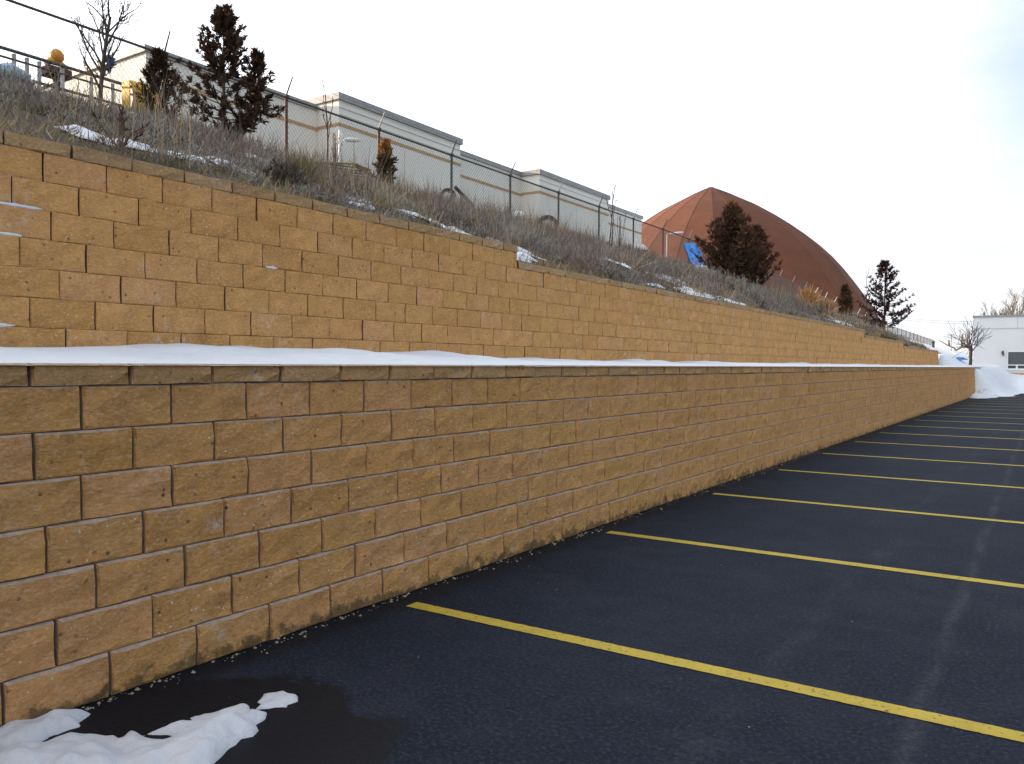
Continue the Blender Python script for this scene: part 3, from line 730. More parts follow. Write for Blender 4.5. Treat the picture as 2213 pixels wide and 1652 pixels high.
# short dead grass over the soil
n = 34000
x = -5.98 - 9.3*r_.random(n)**1.7; y = 1.5 + 50*r_.random(n)**1.3; z = hill(x, y)
t = vnoise(x, y, 1.3, 33)[:, None]
C = np.where(t > 0.12, np.array(PAL['straw'])[None]*0.75, np.where(t > -0.15, np.array(PAL['olive'])[None], np.array(PAL['grey'])[None]))*(1+r_.normal(0, 0.2, (n, 1)))
D = np.stack([r_.normal(0.1, 0.6, n), r_.normal(0, 0.6, n), np.ones(n)], 1)
B.add(np.stack([x, y, z-0.01], 1), D, 0.06+0.11*r_.random(n), 0.0028+0.00045*np.hypot(x, y), np.clip(C, 0.01, 1), r_.normal(0, 0.2, (n, 3)))
# weeds along the fence foot
n = 700
for _ in range(n):
    y = 4 + 62*r_.random()**1.2; x = XF + r_.normal(0.25, 0.45); z = float(hill(x, y)); d = math.hypot(x, y)
    tuft(B, (x, y, z), (0.22+0.30*r_.random())*(0.55 if y < 11 else 0.75), 0.30, 16, PAL['straw'] if r_.random() < 0.42 else PAL['rust'] if r_.random() < .35 else PAL['brown'], r_, 0.005+d*0.0004)
o = link('dry_brush', B.mesh('dry_brush', r_), BLADE, None, None, 'stuff'); tag(o, 'dry grey and brown weeds covering the slope above the upper wall', kind='stuff')

def single_shrub(name, label, cat, px, py, h, n, col, style, seed, w=0.008, group=None):
    p = hit(px, py); r = np.random.default_rng(seed); B = Blades()
    if style == 'shrub': shrub(B, (0, 0, 0), h, n, col, r, w)
    else: tuft(B, (0, 0, 0), h, 0.42, n, col, r, w)
    o = link(name, B.mesh(name, r), BLADE, None, tuple(map(float, p))); tag(o, label, cat, group); return o
single_shrub('shrub', 'olive green shrub on the slope left of the old boards', 'shrub', 652, 398, 0.50, 300, (0.21, 0.175, 0.085), 'tuft', 71, 0.007)
single_shrub('shrub', 'dark rounded shrub beside a snow lump at the wall top', 'shrub', 618, 402, 0.30, 700, (0.10, 0.082, 0.065), 'shrub', 72, 0.006)
single_shrub('grass_tuft', 'pale straw grass tuft low on the slope in front of the long wall', 'grass tuft', 902, 468, 0.42, 160, (0.33, 0.26, 0.16), 'tuft', 73, 0.007)
single_shrub('grass_tuft', 'pale straw grass tuft right beside the wall cap', 'grass tuft', 830, 448, 0.38, 120, (0.40, 0.34, 0.22), 'tuft', 74, 0.006)
single_shrub('shrub', 'sunlit orange shrub by the fence beside the dome foot', 'shrub', 1745, 660, 0.85, 420, (0.55, 0.30, 0.11), 'tuft', 75, 0.05)  # orange sunlight is put into the stalk colour, here and below
single_shrub('shrub', 'sunlit orange brush to the right at the dome foot', 'shrub', 1785, 672, 0.65, 320, (0.50, 0.30, 0.14), 'tuft', 76, 0.05)

def stalk_weed(label, cat, px, py, top, seed, col, parts=14, spread=0.25):
    """a tall dead weed: bare stems with seed heads"""
    p = hit(px, py); r = np.random.default_rng(seed); h = (py-top)*np.hypot(p[0], p[1])/FPX*1.05
    t = thing('dead_weed', label, cat, p); s = Shape(); B = Blades()
    for i in range(parts):
        a = r.random()*6.28; e = abs(r.normal(0, spread)); L = h*(0.55+0.45*r.random()) if i else h
        if i == 0: e = 0.05
        d = np.array([math.cos(a)*math.sin(e), math.sin(a)*math.sin(e), math.cos(e)]); tip = p + d*L
        mid = p + d*L*0.5 + r.normal(0, 0.02, 3)
        s.tube([p, mid, tip], [0.010, 0.007, 0.004], 4)
        n = 8; B.add(tip[None] - d[None]*0.12*r.random((n, 1)) - p[None], d[None]+r.normal(0, 0.5, (n, 3)), 0.055, 0.011, jit(col, n, r))
    s.obj('stems', simple('dead_stem', (0.12, 0.08, 0.06), 0.9), t)
    link('seed_heads', B.mesh('seed_heads', r), BLADE, t, None, 'stuff')
    return t
stalk_weed('tall dead weed with a bushy tan head against the long wall stripe', 'weed', 722, 352, 262, 81, (0.42, 0.22, 0.09), 9, 0.12)
stalk_weed('dark dead weed with branching stems on the slope left of the olive shrub', 'weed', 590, 398, 352, 82, (0.06, 0.045, 0.04), 9, 0.75)
stalk_weed('bare brown weed above the snow strip below the small bare tree', 'weed', 262, 330, 245, 83, (0.10, 0.06, 0.05), 7, 0.45)
stalk_weed('leafless dead weed in front of the last bay of the long building', 'weed', 1338, 548, 440, 84, (0.12, 0.09, 0.07), 8, 0.2)
stalk_weed('thin dead weed by the fence left of the big tyre', 'weed', 1322, 546, 455, 85, (0.12, 0.09, 0.07), 6, 0.15)['label'] = 'thin leafless weed left of the last post before the brown dome'

def juniper(label, base, H, prof, seed, nl=80, up=0.45, ll=0.15, lw=0.03, per=7, step=0.16, cols=((0.045, 0.030, 0.022), (0.085, 0.045, 0.028)), top=None, lean=(0, 0), leaders=((0, 0, 1.0),), group=None, trunk_r=None, curl=0.25):
    r = np.random.default_rng(seed)
    t = thing('juniper_tree', label, 'tree', base, group)
    b = np.array(base, float); s = Shape(); B = Blades()
    for (ox, oy, hs) in leaders:
        Hh = H*hs; R0 = trunk_r or H*0.018
        ax = lambda q: b + np.array([ox*min(1, q*2.2) + lean[0]*q*H, oy*min(1, q*2.2) + lean[1]*q*H, q*Hh])
        s.tube([ax(q) for q in np.linspace(-0.03, 1, 8)], [R0*(1-0.93*q)+0.003 for q in np.linspace(0, 1, 8)], 6)
        nn = int(nl*hs*(1.0 if hs == 1 else 0.6))
        for i in range(nn):
            q = 0.05 + 0.93*((i+r.random())/nn)**0.92
            L = prof(q)*H*(0.72+0.5*r.random())*(0.9 if hs == 1 else 0.30)
            if L < 0.03: continue
            a = i*2.39996 + r.normal(0, 0.3); e = up + r.normal(0, 0.16) + 0.55*q**2
            d = np.array([math.cos(a)*math.cos(e), math.sin(a)*math.cos(e), math.sin(e)])
            p0 = ax(q); m = max(3, int(L/step)); P = [p0]; dd = d.copy()
            for k in range(m):
                dd = dd + np.array([0, 0, curl/m]) + r.normal(0, 0.07, 3); dd /= np.linalg.norm(dd); P.append(P[-1] + dd*L/m)
            s.tube(P, np.linspace(0.006+L*0.007, 0.0025, m+1), 3, False)
            P = np.array(P)
            for k in range(1, m+1):
                if k == 1 and m > 3 and r.random() < 0.6: continue
                f = k/m; dirn = P[k]-P[k-1]; dirn /= np.linalg.norm(dirn)
                side = np.cross(dirn, r.normal(size=3)); side /= np.linalg.norm(side)
                for sgn in (-1, 1, 0):
                    n = per if sgn == 0 else max(3, per-2)
                    main = dirn + side*sgn*0.9 + np.array([0, 0, 0.35]); main /= np.linalg.norm(main)
                    ts = r.random(n)[:, None]; sc = (1.05-0.35*f)*(0.75+0.6*r.random())
                    c0 = P[k][None] + main[None]*ts*ll*0.9*sc + r.normal(0, 0.010, (n, 3))
                    mixc = np.clip(r.normal(0.25 + 0.45*f, 0.25, (n, 1)), 0, 1)
                    C = np.array(cols[0])*(1-mixc) + np.array(cols[1])*mixc
                    if top is not None and q > top[0]:
                        kk = min(1, (q-top[0])/0.1); C = C*(1-kk) + np.array(top[1])*kk  # warm sunlight painted into the top of the crown
                    B.add(c0 - b[None], main[None]*1.0 + r.normal(0, 0.38, (n, 3)), ll*sc*(0.6+0.6*r.random(n)), lw*sc*(0.7+0.6*r.random(n)), np.clip(C*(1+r.normal(0, 0.2, (n, 1))), 0.004, 1))
    s.obj('trunk', BARK, t)
    link('crown', B.mesh('crown', r), LEAF, t)
    return t
def span(p, px): return px*float(np.dot(p - np.array([0, 0, CAM_H]), _f))/FPX
def tree_at(px, py, top):
    p = hit(px, py); return p, span(p, py-top)

p, H = tree_at(484, 292, 2)
juniper('tallest juniper with dark brown open foliage on the slope above the upper wall', p, H, lambda q: 0.52*max(0, 1-q)**0.9*(0.95+0.05*min(1, q*5)) + 0.02, 101, nl=86, up=0.05, ll=0.085, lw=0.018, per=15, step=0.18, curl=0.55, cols=((0.050, 0.034, 0.024), (0.115, 0.062, 0.038)), leaders=((0, 0, 1.0), (0.26, 0.42, 0.74)))
p, H = tree_at(345, 272, 118)
juniper('small conical juniper beside the yellow loader blade', p, H, lambda q: 0.54*max(0, 1-q)**1.0*(0.85+0.15*min(1, q*5))+0.025, 102, nl=56, up=0.28, ll=0.085, lw=0.016, per=9, step=0.11, curl=0.5, cols=((0.036, 0.026, 0.018), (0.080, 0.046, 0.026)))
p, H = tree_at(834, 384, 285)
juniper('young sunlit topped juniper growing at a fence post by the long wall', p, H, lambda q: 0.34*max(0, 1-q)**0.75*(0.7+0.3*min(1, q*5))+0.04, 103, nl=48, up=0.6, ll=0.10, lw=0.020, per=11, step=0.12, cols=((0.055, 0.042, 0.03), (0.11, 0.075, 0.042)), top=(0.55, (0.34, 0.16, 0.05)))
p, H = tree_at(1580, 624, 452)
juniper('tall dense juniper in front of the brown dome with a sunlit orange tip', p, H, lambda q: 0.66*max(0, 1-q)**1.05*(0.80+0.20*min(1, q*4))+0.03, 104, nl=110, up=0.55, ll=0.17, lw=0.030, per=13, step=0.20, cols=((0.062, 0.038, 0.026), (0.135, 0.070, 0.042)), top=(0.90, (0.36, 0.15, 0.05)), curl=0.5)
p, H = tree_at(1632, 632, 500)
juniper('lower juniper merging with the right side of the tall one before the dome', p, H, lambda q: 0.58*max(0, 1-q)**0.9*(0.8+0.2*min(1, q*4))+0.03, 105, nl=84, up=0.55, ll=0.17, lw=0.030, per=13, step=0.20, cols=((0.060, 0.038, 0.026), (0.130, 0.070, 0.042)), top=(0.95, (0.3, 0.13, 0.05)), curl=0.5)
p, H = tree_at(1826, 690, 622)
juniper('tiny dark juniper at the right foot of the dome', p, H, lambda q: 0.30*max(0, 1-q)**0.7+0.03, 106, nl=60, up=0.65, ll=0.22, lw=0.07, per=7, step=0.22, cols=((0.06, 0.036, 0.02), (0.13, 0.066, 0.032)))
p, H = tree_at(1911, 716, 566)
juniper('spiky conifer standing alone near the far end of the upper wall', p, H, lambda q: 0.50*max(0, 1-q)**0.85*(0.85+0.15*min(1, q*4))+0.015, 107, nl=74, up=-0.08, ll=0.19, lw=0.040, per=10, step=0.22, cols=((0.045, 0.026, 0.022), (0.085, 0.042, 0.032)), curl=0.75)

def bare_tree(name, label, base, H, seed, r0, spread=0.5, levels=4, kids=(3, 3, 3, 2), first=0.3, mat=BARK, tip=0.004, lean=(0, 0), ratio=0.62):
    r = np.random.default_rng(seed); t = thing(name, label, 'tree', base); T, K = Shape(), Shape(); b = np.array(base, float)
    def grow(p, d, L, rad, lev):
        n = 5; P = [p]; dd = d.copy()
        for k in range(n):
            dd = dd + r.normal(0, 0.035 if lev == 0 else 0.10, 3) + np.array([0, 0, 0.05]); dd /= np.linalg.norm(dd); P.append(P[-1]+dd*L/n)
        R = np.linspace(rad, max(tip, rad*0.55 if lev < levels else tip), n+1)
        (T if lev == 0 else K).tube(P, R, 7 if lev == 0 else 5 if lev == 1 else 3, lev == 0)
        if lev >= levels: return
        m = kids[min(lev, len(kids)-1)]
        for i in range(m):
            f = (first + (1-first)*(i+r.random()*0.8)/m) if lev == 0 else 0.25 + 0.7*(i+r.random())/m
            q = min(n-1, int(f*n)); pp = P[q] + (P[q+1]-P[q])*(f*n-q)
            a = r.random()*6.28 if lev else i*2.4+r.random()
            e = spread*(0.7+0.6*r.random()); ax = np.cross(dd, [math.cos(a), math.sin(a), 0.3]); ax /= np.linalg.norm(ax)
            nd = d*math.cos(e) + ax*math.sin(e) + np.array([0, 0, 0.12]); nd /= np.linalg.norm(nd)
            grow(pp, nd, L*ratio*(0.75+0.5*r.random()), max(tip, R[q]*0.6), lev+1)
        if lev: grow(P[-1], dd, L*ratio*0.9, max(tip, R[-1]*0.9), lev+1)
    grow(b - np.array([0, 0, 0.1]), np.array([lean[0], lean[1], 1.0])/np.linalg.norm([lean[0], lean[1], 1.0]), H, r0, 0)
    T.obj('trunk', mat, t, True); K.obj('branches', mat, t)
    return t
p, H = tree_at(214, 224, -10)
bare_tree('bare_tree', 'slender leafless tree at the left with a blue scrap in its twigs', p, H*0.98, 205, 0.036, 0.62, 4, (13, 4, 3, 2), 0.22, tip=0.004, ratio=0.36)
bx = at(2097, 785, 1, 54.5); 
bare_tree('bare_tree', 'leafless tree on the snow at the far end of the lower wall', (bx[0], 54.5, float(bank(bx[0], 54.5))), 0.95, 214, 0.10, 0.85, 3, (5, 4, 3), 0.75, tip=0.011, ratio=0.92)
for (px, sd_, hh, lab) in ((2165, 221, 3.5, 'leafless brown tree rising over the left part of the white building roof'), (2195, 222, 3.7, 'tawny leafless tree behind the white building nearest the photo edge'), (2140, 223, 3.0, 'small leafless tree just behind the left roof corner of the white building')):
    P = at(px, 790, 1, 88.0)
    bare_tree('bare_tree', lab, (P[0], 88, 1.2), hh, sd_, 0.16, 0.6, 4, (6, 5, 4, 3), 0.45, mat=LITBARK if px != 2140 else BARK, tip=0.014, ratio=0.55)
for (px, py, top, sd_, lab) in ((1871, 708, 588, 231, 'thin bare sapling left of the spiky lone conifer'), (1893, 706, 592, 232, 'thin bare sapling rising through the spiky lone conifer'), (1316, 540, 405, 233, 'thin bare sapling by the fence in front of the white wall end'), (706, 342, 150, 234, 'thin bare sapling rising above the fence by the first bay')):
    p = hit(px, py); H = span(p, py-top)
    bare_tree('sapling', lab, p, H*0.95, sd_, 0.020, 0.35, 2, (5, 2), 0.4, tip=0.007, ratio=0.30)

# pruned tree with sunlit sawn limbs beyond the bank
P = at(2090, 775, 1, 66.0); zb = 1.1
t = thing('pruned_tree', 'heavily pruned tree with sunlit sawn limbs left of the white building', 'tree', (P[0], 66, zb))
def lp(x, y): return at(1796.5+x*0.18965, 589.6+y*0.18965, 1, 66.0)
s = Shape(); s.tube([(P[0], 66, zb-0.3), lp(1585, 960), lp(1580, 850)], [0.10, 0.085, 0.08], 7); s.obj('trunk', LITBARK, t, True)
for pts, rr in (([(1585, 845), (1490, 845), (1420, 888)], (0.10, 0.09, 0.06)), ([(1490, 845), (1488, 770), (1493, 702)], (0.08, 0.065, 0.06)), ([(1560, 838), (1550, 770), (1554, 702)], (0.09, 0.07, 0.065)),
                ([(1420, 888), (1400, 858), (1330, 830), (1225, 770)], (0.06, 0.07, 0.05, 0.025)), ([(1345, 832), (1340, 770)], (0.08, 0.05))):
    s = Shape(); s.tube([lp(*q) for q in pts], rr, 6); s.obj('limb', LITBARK, t, True)

# ------------------------------------------------------------------ chain link fence
fence = thing('chain_link_fence', 'chain link fence with barbed wire arms running along the top of the slope', 'fence', (XF, 30, 6.0))
yy = [12.87 + 3.075*k for k in range(-4, 39)]
pm_me = None
def child(o): o.parent = fence; o.matrix_parent_inverse = Matrix.Translation(-Vector(fence.location)); return o
for k, y in enumerate(yy):
    zr = float(fence_rail(y)); zg = float(fence_ground(y))
    post = Shape(); rr_ = 0.036
    post.tube([(XF, y, zg-0.3), (XF, y, zr+0.03)], rr_, 8); post.box((XF-0.045, y-0.045, zr-0.015), (XF+0.045, y+0.045, zr+0.05))
    po = child(post.obj('post', RUST if k in (4, 5) else STEEL))
    lean = 0.20 if k % 3 else 0.17
    arm = Shape(); arm.tube([(XF, y, zr+0.04), (XF+0.03, y, zr+0.10), (XF+lean, y+0.01, zr+0.43)], [0.020, 0.019, 0.014], 6)
    ao = arm.obj('arm', GALV if k in (5, 8, 10, 12) or k > 14 else STEEL)  # lighter metal on some arms stands in for sun on them
    ao.parent = po
ry = np.arange(-2, 132, 1.0)
s = Shape(); s.tube([(XF, y, fence_rail(y)) for y in ry], 0.026, 8); child(s.obj('top_rail', STEEL, smooth=True))
for j in range(3):
    s = Shape(); s.tube([(XF+0.08+0.055*j, y, fence_rail(y)+0.20+0.105*j - 0.015*math.sin((y % 3.075)/3.075*math.pi)) for y in np.arange(-2, 130, 0.77)], 0.0035, 3); child(s.obj('barbed_wire', WIRE))
# woven wire: diagonal strands crossing both ways
V, F = [], []; n = 0
pitch = 0.105
ys_ = np.arange(-1.0, 130.0, pitch)
for sg in (-1, 1):
    for y in ys_:
        zt = float(fence_rail(y)) + 0.025; zb_ = float(fence_ground(y)) - 0.03; dy = (zt-zb_)*0.86*sg
        a = np.array([XF+0.034+0.003*sg, y, zb_]); b = np.array([XF+0.034+0.003*sg, y+dy, zt]); R = 0.0034
        for q in (a, b):
            V += [(q[0]+R, q[1], q[2]), (q[0]-R*0.5, q[1]+R*0.87, q[2]), (q[0]-R*0.5, q[1]-R*0.87, q[2])]
        F += [(n, n+1, n+4, n+3), (n+1, n+2, n+5, n+4), (n+2, n, n+3, n+5)]; n += 6
o = link('chain_link', mesh_np('chain_link', np.array(V), np.array(F)), WIRE, None, None, 'stuff'); child(o)

# ------------------------------------------------------------------ long pale building behind the fence
bl = thing('warehouse', 'long pale concrete building with a tan stripe behind the fence', 'building', (-25, 34, 5))
XB, XR = -24.0, -25.2
def wallbox(name, lo, hi, mat=CONC):
    s = Shape(); s.box(lo, hi); return s.obj(name, mat, bl)
wallbox('wall', (-52, 16.0, 5), (XR, 23.50, 11.75)); wallbox('wall', (-52, 23.51, 5), (XR, 54.7, 12.05))
for (a, b) in ((23.54, 31.52), (38.71, 47.1)):
    w = wallbox('bay', (XR+0.003, a, 5), (XB, b, 12.02))
    s = Shape(); s.box((XR-6, a-0.09, 12.024), (XB+0.09, b+0.09, 12.30)); c = s.obj('coping', COPING); c.parent = w
    s = Shape(); s.box((XB+0.002, a-0.018, 10.99), (XB+0.02, b+0.018, 11.12)); s.box((XR+0.02, a-0.02, 10.99), (XB+0.018, a-0.002, 11.12)); c = s.obj('stripe', STRIPE); c.parent = w
    s = Shape()
    for z in (11.72, 11.45): s.box((XB+0.001, a, z), (XB+0.03, b, z+0.035))
    c = s.obj('reveal_trim', CONC); c.parent = w
for (a, b, zt) in ((15.9, 23.45, 11.752), (31.62, 38.6, 12.052), (47.2, 54.8, 12.052)):
    s = Shape(); s.box((-40, a, zt), (XR+0.09, b, zt+0.22)); s.obj('coping', COPING, bl)
    s = Shape(); s.box((XR+0.002, a+(0.1 if a < 16 else -0.08), 10.94), (XR+0.02, b+0.09 if b < 50 else 54.7, 11.07)); s.obj('stripe', STRIPE, bl)
for y in (19.8, 27.5, 35.1, 42.9, 50.6):
    s = Shape(); x0 = XB if (23.6 < y < 31.5 or 38.7 < y < 47) else XR
    s.box((x0-0.01, y-0.012, 5.2), (x0+0.004, y+0.012, 10.9)); s.obj('joint', simple('joint_grey', (0.40, 0.39, 0.37)), bl)

# ------------------------------------------------------------------ rust-brown dome
c0 = np.array([0, 0, CAM_H]) + ray(1536, 408)*96.0; sc = 96.0/FPX
zt = float(c0[2]); dome = thing('storage_dome', 'rust brown segmented storage dome with a pointed crown behind the slope', 'dome', (c0[0], c0[1], zt-23))
prof = [(0.0, 0), (14, 2), (42, 15), (61, 25), (100, 45), (135, 67), (165, 88), (196, 112), (225, 137), (248, 160), (270, 186), (290, 213), (309, 240), (327, 267), (345, 303), (358, 340), (366, 385), (369, 425)]
prof = [(r*sc, zt - d*sc) for r, d in prof]
NP = 24; ph0 = math.atan2(-c0[1], -c0[0]) + math.radians(1.5)
for k in range(NP):
    a0, a1 = ph0 + 2*math.pi*k/NP, ph0 + 2*math.pi*(k+1)/NP
    s = Shape(); V = []
    for off in (0, -0.12):
        for (r, z) in prof:
            rr_ = max(0.05, r+off)
            V += [(c0[0]+rr_*math.cos(a0+0.001), c0[1]+rr_*math.sin(a0+0.001), z+off*0.4), (c0[0]+rr_*math.cos(a1-0.001), c0[1]+rr_*math.sin(a1-0.001), z+off*0.4)]
    m = len(prof); F = []
    for i in range(m-1):
        F.append((2*i, 2*i+2, 2*i+3, 2*i+1)); q = 2*m; F.append((q+2*i+1, q+2*i+3, q+2*i+2, q+2*i))
    s.add(V, F); s.obj('roof_panel', DOMEM, dome)
    s = Shape(); s.tube([(c0[0]+r*math.cos(a0), c0[1]+r*math.sin(a0), z+0.01) for r, z in prof], 0.015, 4); s.obj('rib', RIBM, dome)
s = Shape(); s.tube([(c0[0], c0[1], zt-0.25), (c0[0], c0[1], zt+0.12)], [0.9, 0.35], 12); s.obj('crown_cap', RIBM, dome)

# ------------------------------------------------------------------ white building at the right
YB = 62.0
wb = thing('white_building', 'flat roofed white building at the end of the car park', 'building', (0, YB, 0.9))
def bb(name, lo, hi, mat, parent=None, bevel=0):
    s = Shape(); s.box(lo, hi); o = s.obj(name, mat, None, bevel=bevel); o.parent = parent or wb
    if parent is None: o.matrix_parent_inverse = Matrix.Translation(-Vector(wb.location))
    return o
XL = -4.65
WX0, WX1, WZ0, WZ1 = -2.74, -1.66, 1.40, 2.56
bb('wall', (XL, YB, 0.6), (WX0, YB+12, 4.78), WHITEB)
bb('wall', (WX1, YB, 0.6), (16, YB+12, 4.78), WHITEB)
bb('wall', (WX0, YB, 0.6), (WX1, YB+12, WZ0), WHITEB); bb('wall', (WX0, YB, WZ1), (WX1, YB+12, 4.78), WHITEB)
bb('fascia', (XL-0.03, YB-0.06, 4.05), (16, YB-0.003, 4.782), WHITEB)
bb('coping', (XL-0.08, YB-0.12, 4.785), (16, YB+12, 4.90), COPING)
bb('base_course', (XL-0.02, YB-0.05, 0.5), (16, YB-0.002, 1.16), STRIPE)
for q in (-2.2, 0.6, 3.4):
    bb('fascia_joint', (q-0.012, YB-0.064, 4.06), (q+0.012, YB-0.055, 4.775), simple('joint_grey', (0.4, 0.4, 0.4)))
win = Shape(); f_ = 0.05
for lo, hi in (((WX0, WZ0), (WX0+f_, WZ1)), ((WX1-f_, WZ0), (WX1, WZ1)), ((WX0+f_, WZ1-f_), (WX1-f_, WZ1)), ((WX0+f_, WZ0), (WX1-f_, WZ0+f_)), ((WX0+f_, WZ0+0.24), (WX1-f_, WZ0+0.30)), (((WX0+WX1)/2-0.05, WZ0+f_), ((WX0+WX1)/2+0.05, WZ0+0.24))):
    win.box((lo[0], YB-0.03, lo[1]), (hi[0], YB+0.04, hi[1]))
wo = win.obj('window', WHITEP); wo.parent = wb; wo.matrix_parent_inverse = Matrix.Translation(-Vector(wb.location))
for lo, hi in (((WX0+f_, WZ0+0.30), (WX1-f_, WZ1-f_)), ((WX0+f_, WZ0+f_), ((WX0+WX1)/2-0.05, WZ0+0.24)), (((WX0+WX1)/2+0.05, WZ0+f_), (WX1-f_, WZ0+0.24))):
    bb('pane', (lo[0], YB+0.02, lo[1]), (hi[0], YB+0.03, hi[1]), GLASS, wo)
bb('window_sill', (WX0-0.08, YB-0.07, WZ0-0.07), (WX1+0.08, YB-0.004, WZ0-0.002), WHITEP)
s = Shape(); s.tube([(-2.98, YB-0.01, 2.55), (-3.0, YB-0.14, 2.50), (-2.98, YB-0.16, 2.36), (-2.95, YB-0.05, 2.27)], [0.05, 0.07, 0.06, 0.03], 8)
so_ = s.obj('wall_lamp', STEEL, None, True); so_.parent = wb; so_.matrix_parent_inverse = Matrix.Translation(-Vector(wb.location))

# ------------------------------------------------------------------ junk and fittings beyond the fence
XG = -16.5
gr = thing('pipe_railing', 'low steel pipe railing with three rails behind the bare tree at the upper left', 'railing', (XG, 8.5, 6.0))
for z, rr_, m_ in ((7.38, 0.035, STEEL), (7.22, 0.022, RUST), (6.92, 0.03, STEEL)):
    s = Shape(); s.tube([(XG, 5.5, z), (XG, 10.9, z)], rr_, 8); s.obj('rail', m_, gr, True)
for px in (30, 58, 85, 135, 197, 243):
    P = at(px, 140, 0, XG-0.02); s = Shape(); s.tube([(XG-0.02, P[1], 5.9), (XG-0.02, P[1], 7.33)], 0.04, 8); s.obj('post', GALV, gr, True)
# machine parts parked behind the railing
P = at(123, 137, 0, -17.0)
t = thing('warning_beacon', 'rounded orange beacon on a yellow bracket and dark box above the railing', 'beacon', (P[0], P[1], P[2]-0.55))
x, y, z = P
s = Shape(); s.tube([(x, y, z+0.02), (x, y, z+0.09), (x, y, z+0.19), (x, y, z+0.26), (x, y, z+0.285)], [0.08, 0.135, 0.13, 0.08, 0.02], 12); s.obj('lens', ORANGEM, t, True)
s = Shape(); s.tube([(x, y-0.20, z-0.09), (x, y-0.13, z+0.03), (x, y, z+0.05), (x, y+0.15, z-0.03), (x, y+0.21, z-0.19)], 0.06, 8); s.obj('bracket', YELLOWM, t, True)
s = Shape(); s.box((x-0.18, y-0.26, z-0.30), (x+0.18, y+0.22, z-0.12)); s.obj('box', RUST, t, bevel=0.015)
s = Shape(); s.box((x-0.05, y-0.05, z-1.0), (x+0.05, y+0.05, z-0.303)); s.obj('stand', STEEL, t)
# yellow loader blade: curved shell with side plates
P = at(300, 218, 0, -15.8); x, y, z = P
t = thing('loader_blade', 'yellow curved loader blade behind the small conical juniper', 'machine part', (x, y, z-0.35))
s = Shape(); V = []; n = 9
for k in range(n):
    a = math.radians(-60 + 130*k/(n-1))
    for yy_ in (-0.28, 0.36):
        V.append((x + 0.28*math.cos(a), y+yy_, z + 0.36*math.sin(a)))
for k in range(n):
    a = math.radians(-60 + 130*k/(n-1))
    for yy_ in (-0.28, 0.36):
        V.append((x + 0.25*math.cos(a), y+yy_, z + 0.33*math.sin(a)))
F = []
for k in range(n-1):
    F += [(2*k, 2*k+1, 2*k+3, 2*k+2), (2*n+2*k+2, 2*n+2*k+3, 2*n+2*k+1, 2*n+2*k)]
s.add(V, F); s.obj('shell', YELLOWM, t)
for yy_ in (-0.30, 0.36):
    s = Shape(); s.box((x-0.12, y+yy_, z-0.33), (x+0.16, y+yy_+0.02, z+0.30)); s.obj('side_plate', YELLOWM, t, bevel=0.004)
s = Shape(); s.bar((x-0.15, y-0.1, z-0.25), (x-0.35, y-0.12, z-0.9), 0.08, 0.10); s.obj('arm', YELLOWM, t)
# blue scrap in the twigs of the bare tree: a crumpled rag
P = at(236, 138, 0, -11.9); x, y, z = P; r_ = np.random.default_rng(3)
t = Shape(); V = []
for j, (w, dz) in enumerate([(0.15, 0.10), (0.09, 0.06), (0.055, -0.02), (0.05, -0.10), (0.015, -0.14)]):
    for k in range(6):
        a = 2*math.pi*k/6; V.append((x+0.5*w*math.cos(a)*0.6+r_.normal(0, .006), y+w*math.sin(a)*0.8+r_.normal(0, .008), z+dz+r_.normal(0, .012)))
F = [(j*6+k, j*6+(k+1) % 6, (j+1)*6+(k+1) % 6, (j+1)*6+k) for j in range(4) for k in range(6)] + [tuple(range(5, -1, -1)), tuple(range(24, 30))]
t.add(V, F); o = t.obj('blue_rag', BLUEM); tag(o, 'bright blue scrap of cloth caught in the bare tree twigs', 'rag')
def heap(name, label, cat, p, rx, ry, rz, mat, seed):
    r = np.random.default_rng(seed); nu, nv = 14, 7; V = []
    for j in range(nv):
        b = j/(nv-1)*math.pi/2
        for k in range(nu):
            a = 2*math.pi*k/nu; q = 1 + r.normal(0, 0.13)
            V.append((p[0]+rx*math.cos(a)*math.cos(b)*q, p[1]+ry*math.sin(a)*math.cos(b)*q, p[2]+rz*math.sin(b)*(1+r.normal(0, 0.10))-0.1*rz))
    F = [(j*nu+k, j*nu+(k+1) % nu, (j+1)*nu+(k+1) % nu, (j+1)*nu+k) for j in range(nv-1) for k in range(nu)]
    s = Shape(); s.add(V, F); o = s.obj(name, mat, None, True); tag(o, label, cat); return o
P = at(18, 172, 0, -15.6); heap('tarp', 'crumpled pale blue sheet at the left edge behind the weeds', 'tarp', (P[0], P[1], P[2]), 0.35, 0.40, 0.28, PALEBLUE, 1)
P = at(1120, 473, 0, -15.2); heap('sack', 'white sack behind the fence left of the big tyre', 'sack', P, 0.3, 0.34, 0.26, WHITEP, 2)
P = at(1386, 541, 0, -15.3); heap('sack', 'small white sack behind the fence by the last building corner', 'sack', P, 0.3, 0.34, 0.26, WHITEP, 4)
P = at(2015, 755, 0, -10.0); 
P = at(2073, 763, 1, 58.0); heap('tarp', 'small blue sheet on the snow by the bare tree at the far end', 'tarp', (P[0], 58, float(bank(P[0], 58))+0.02), 0.42, 0.3, 0.16, BLUEM, 6)
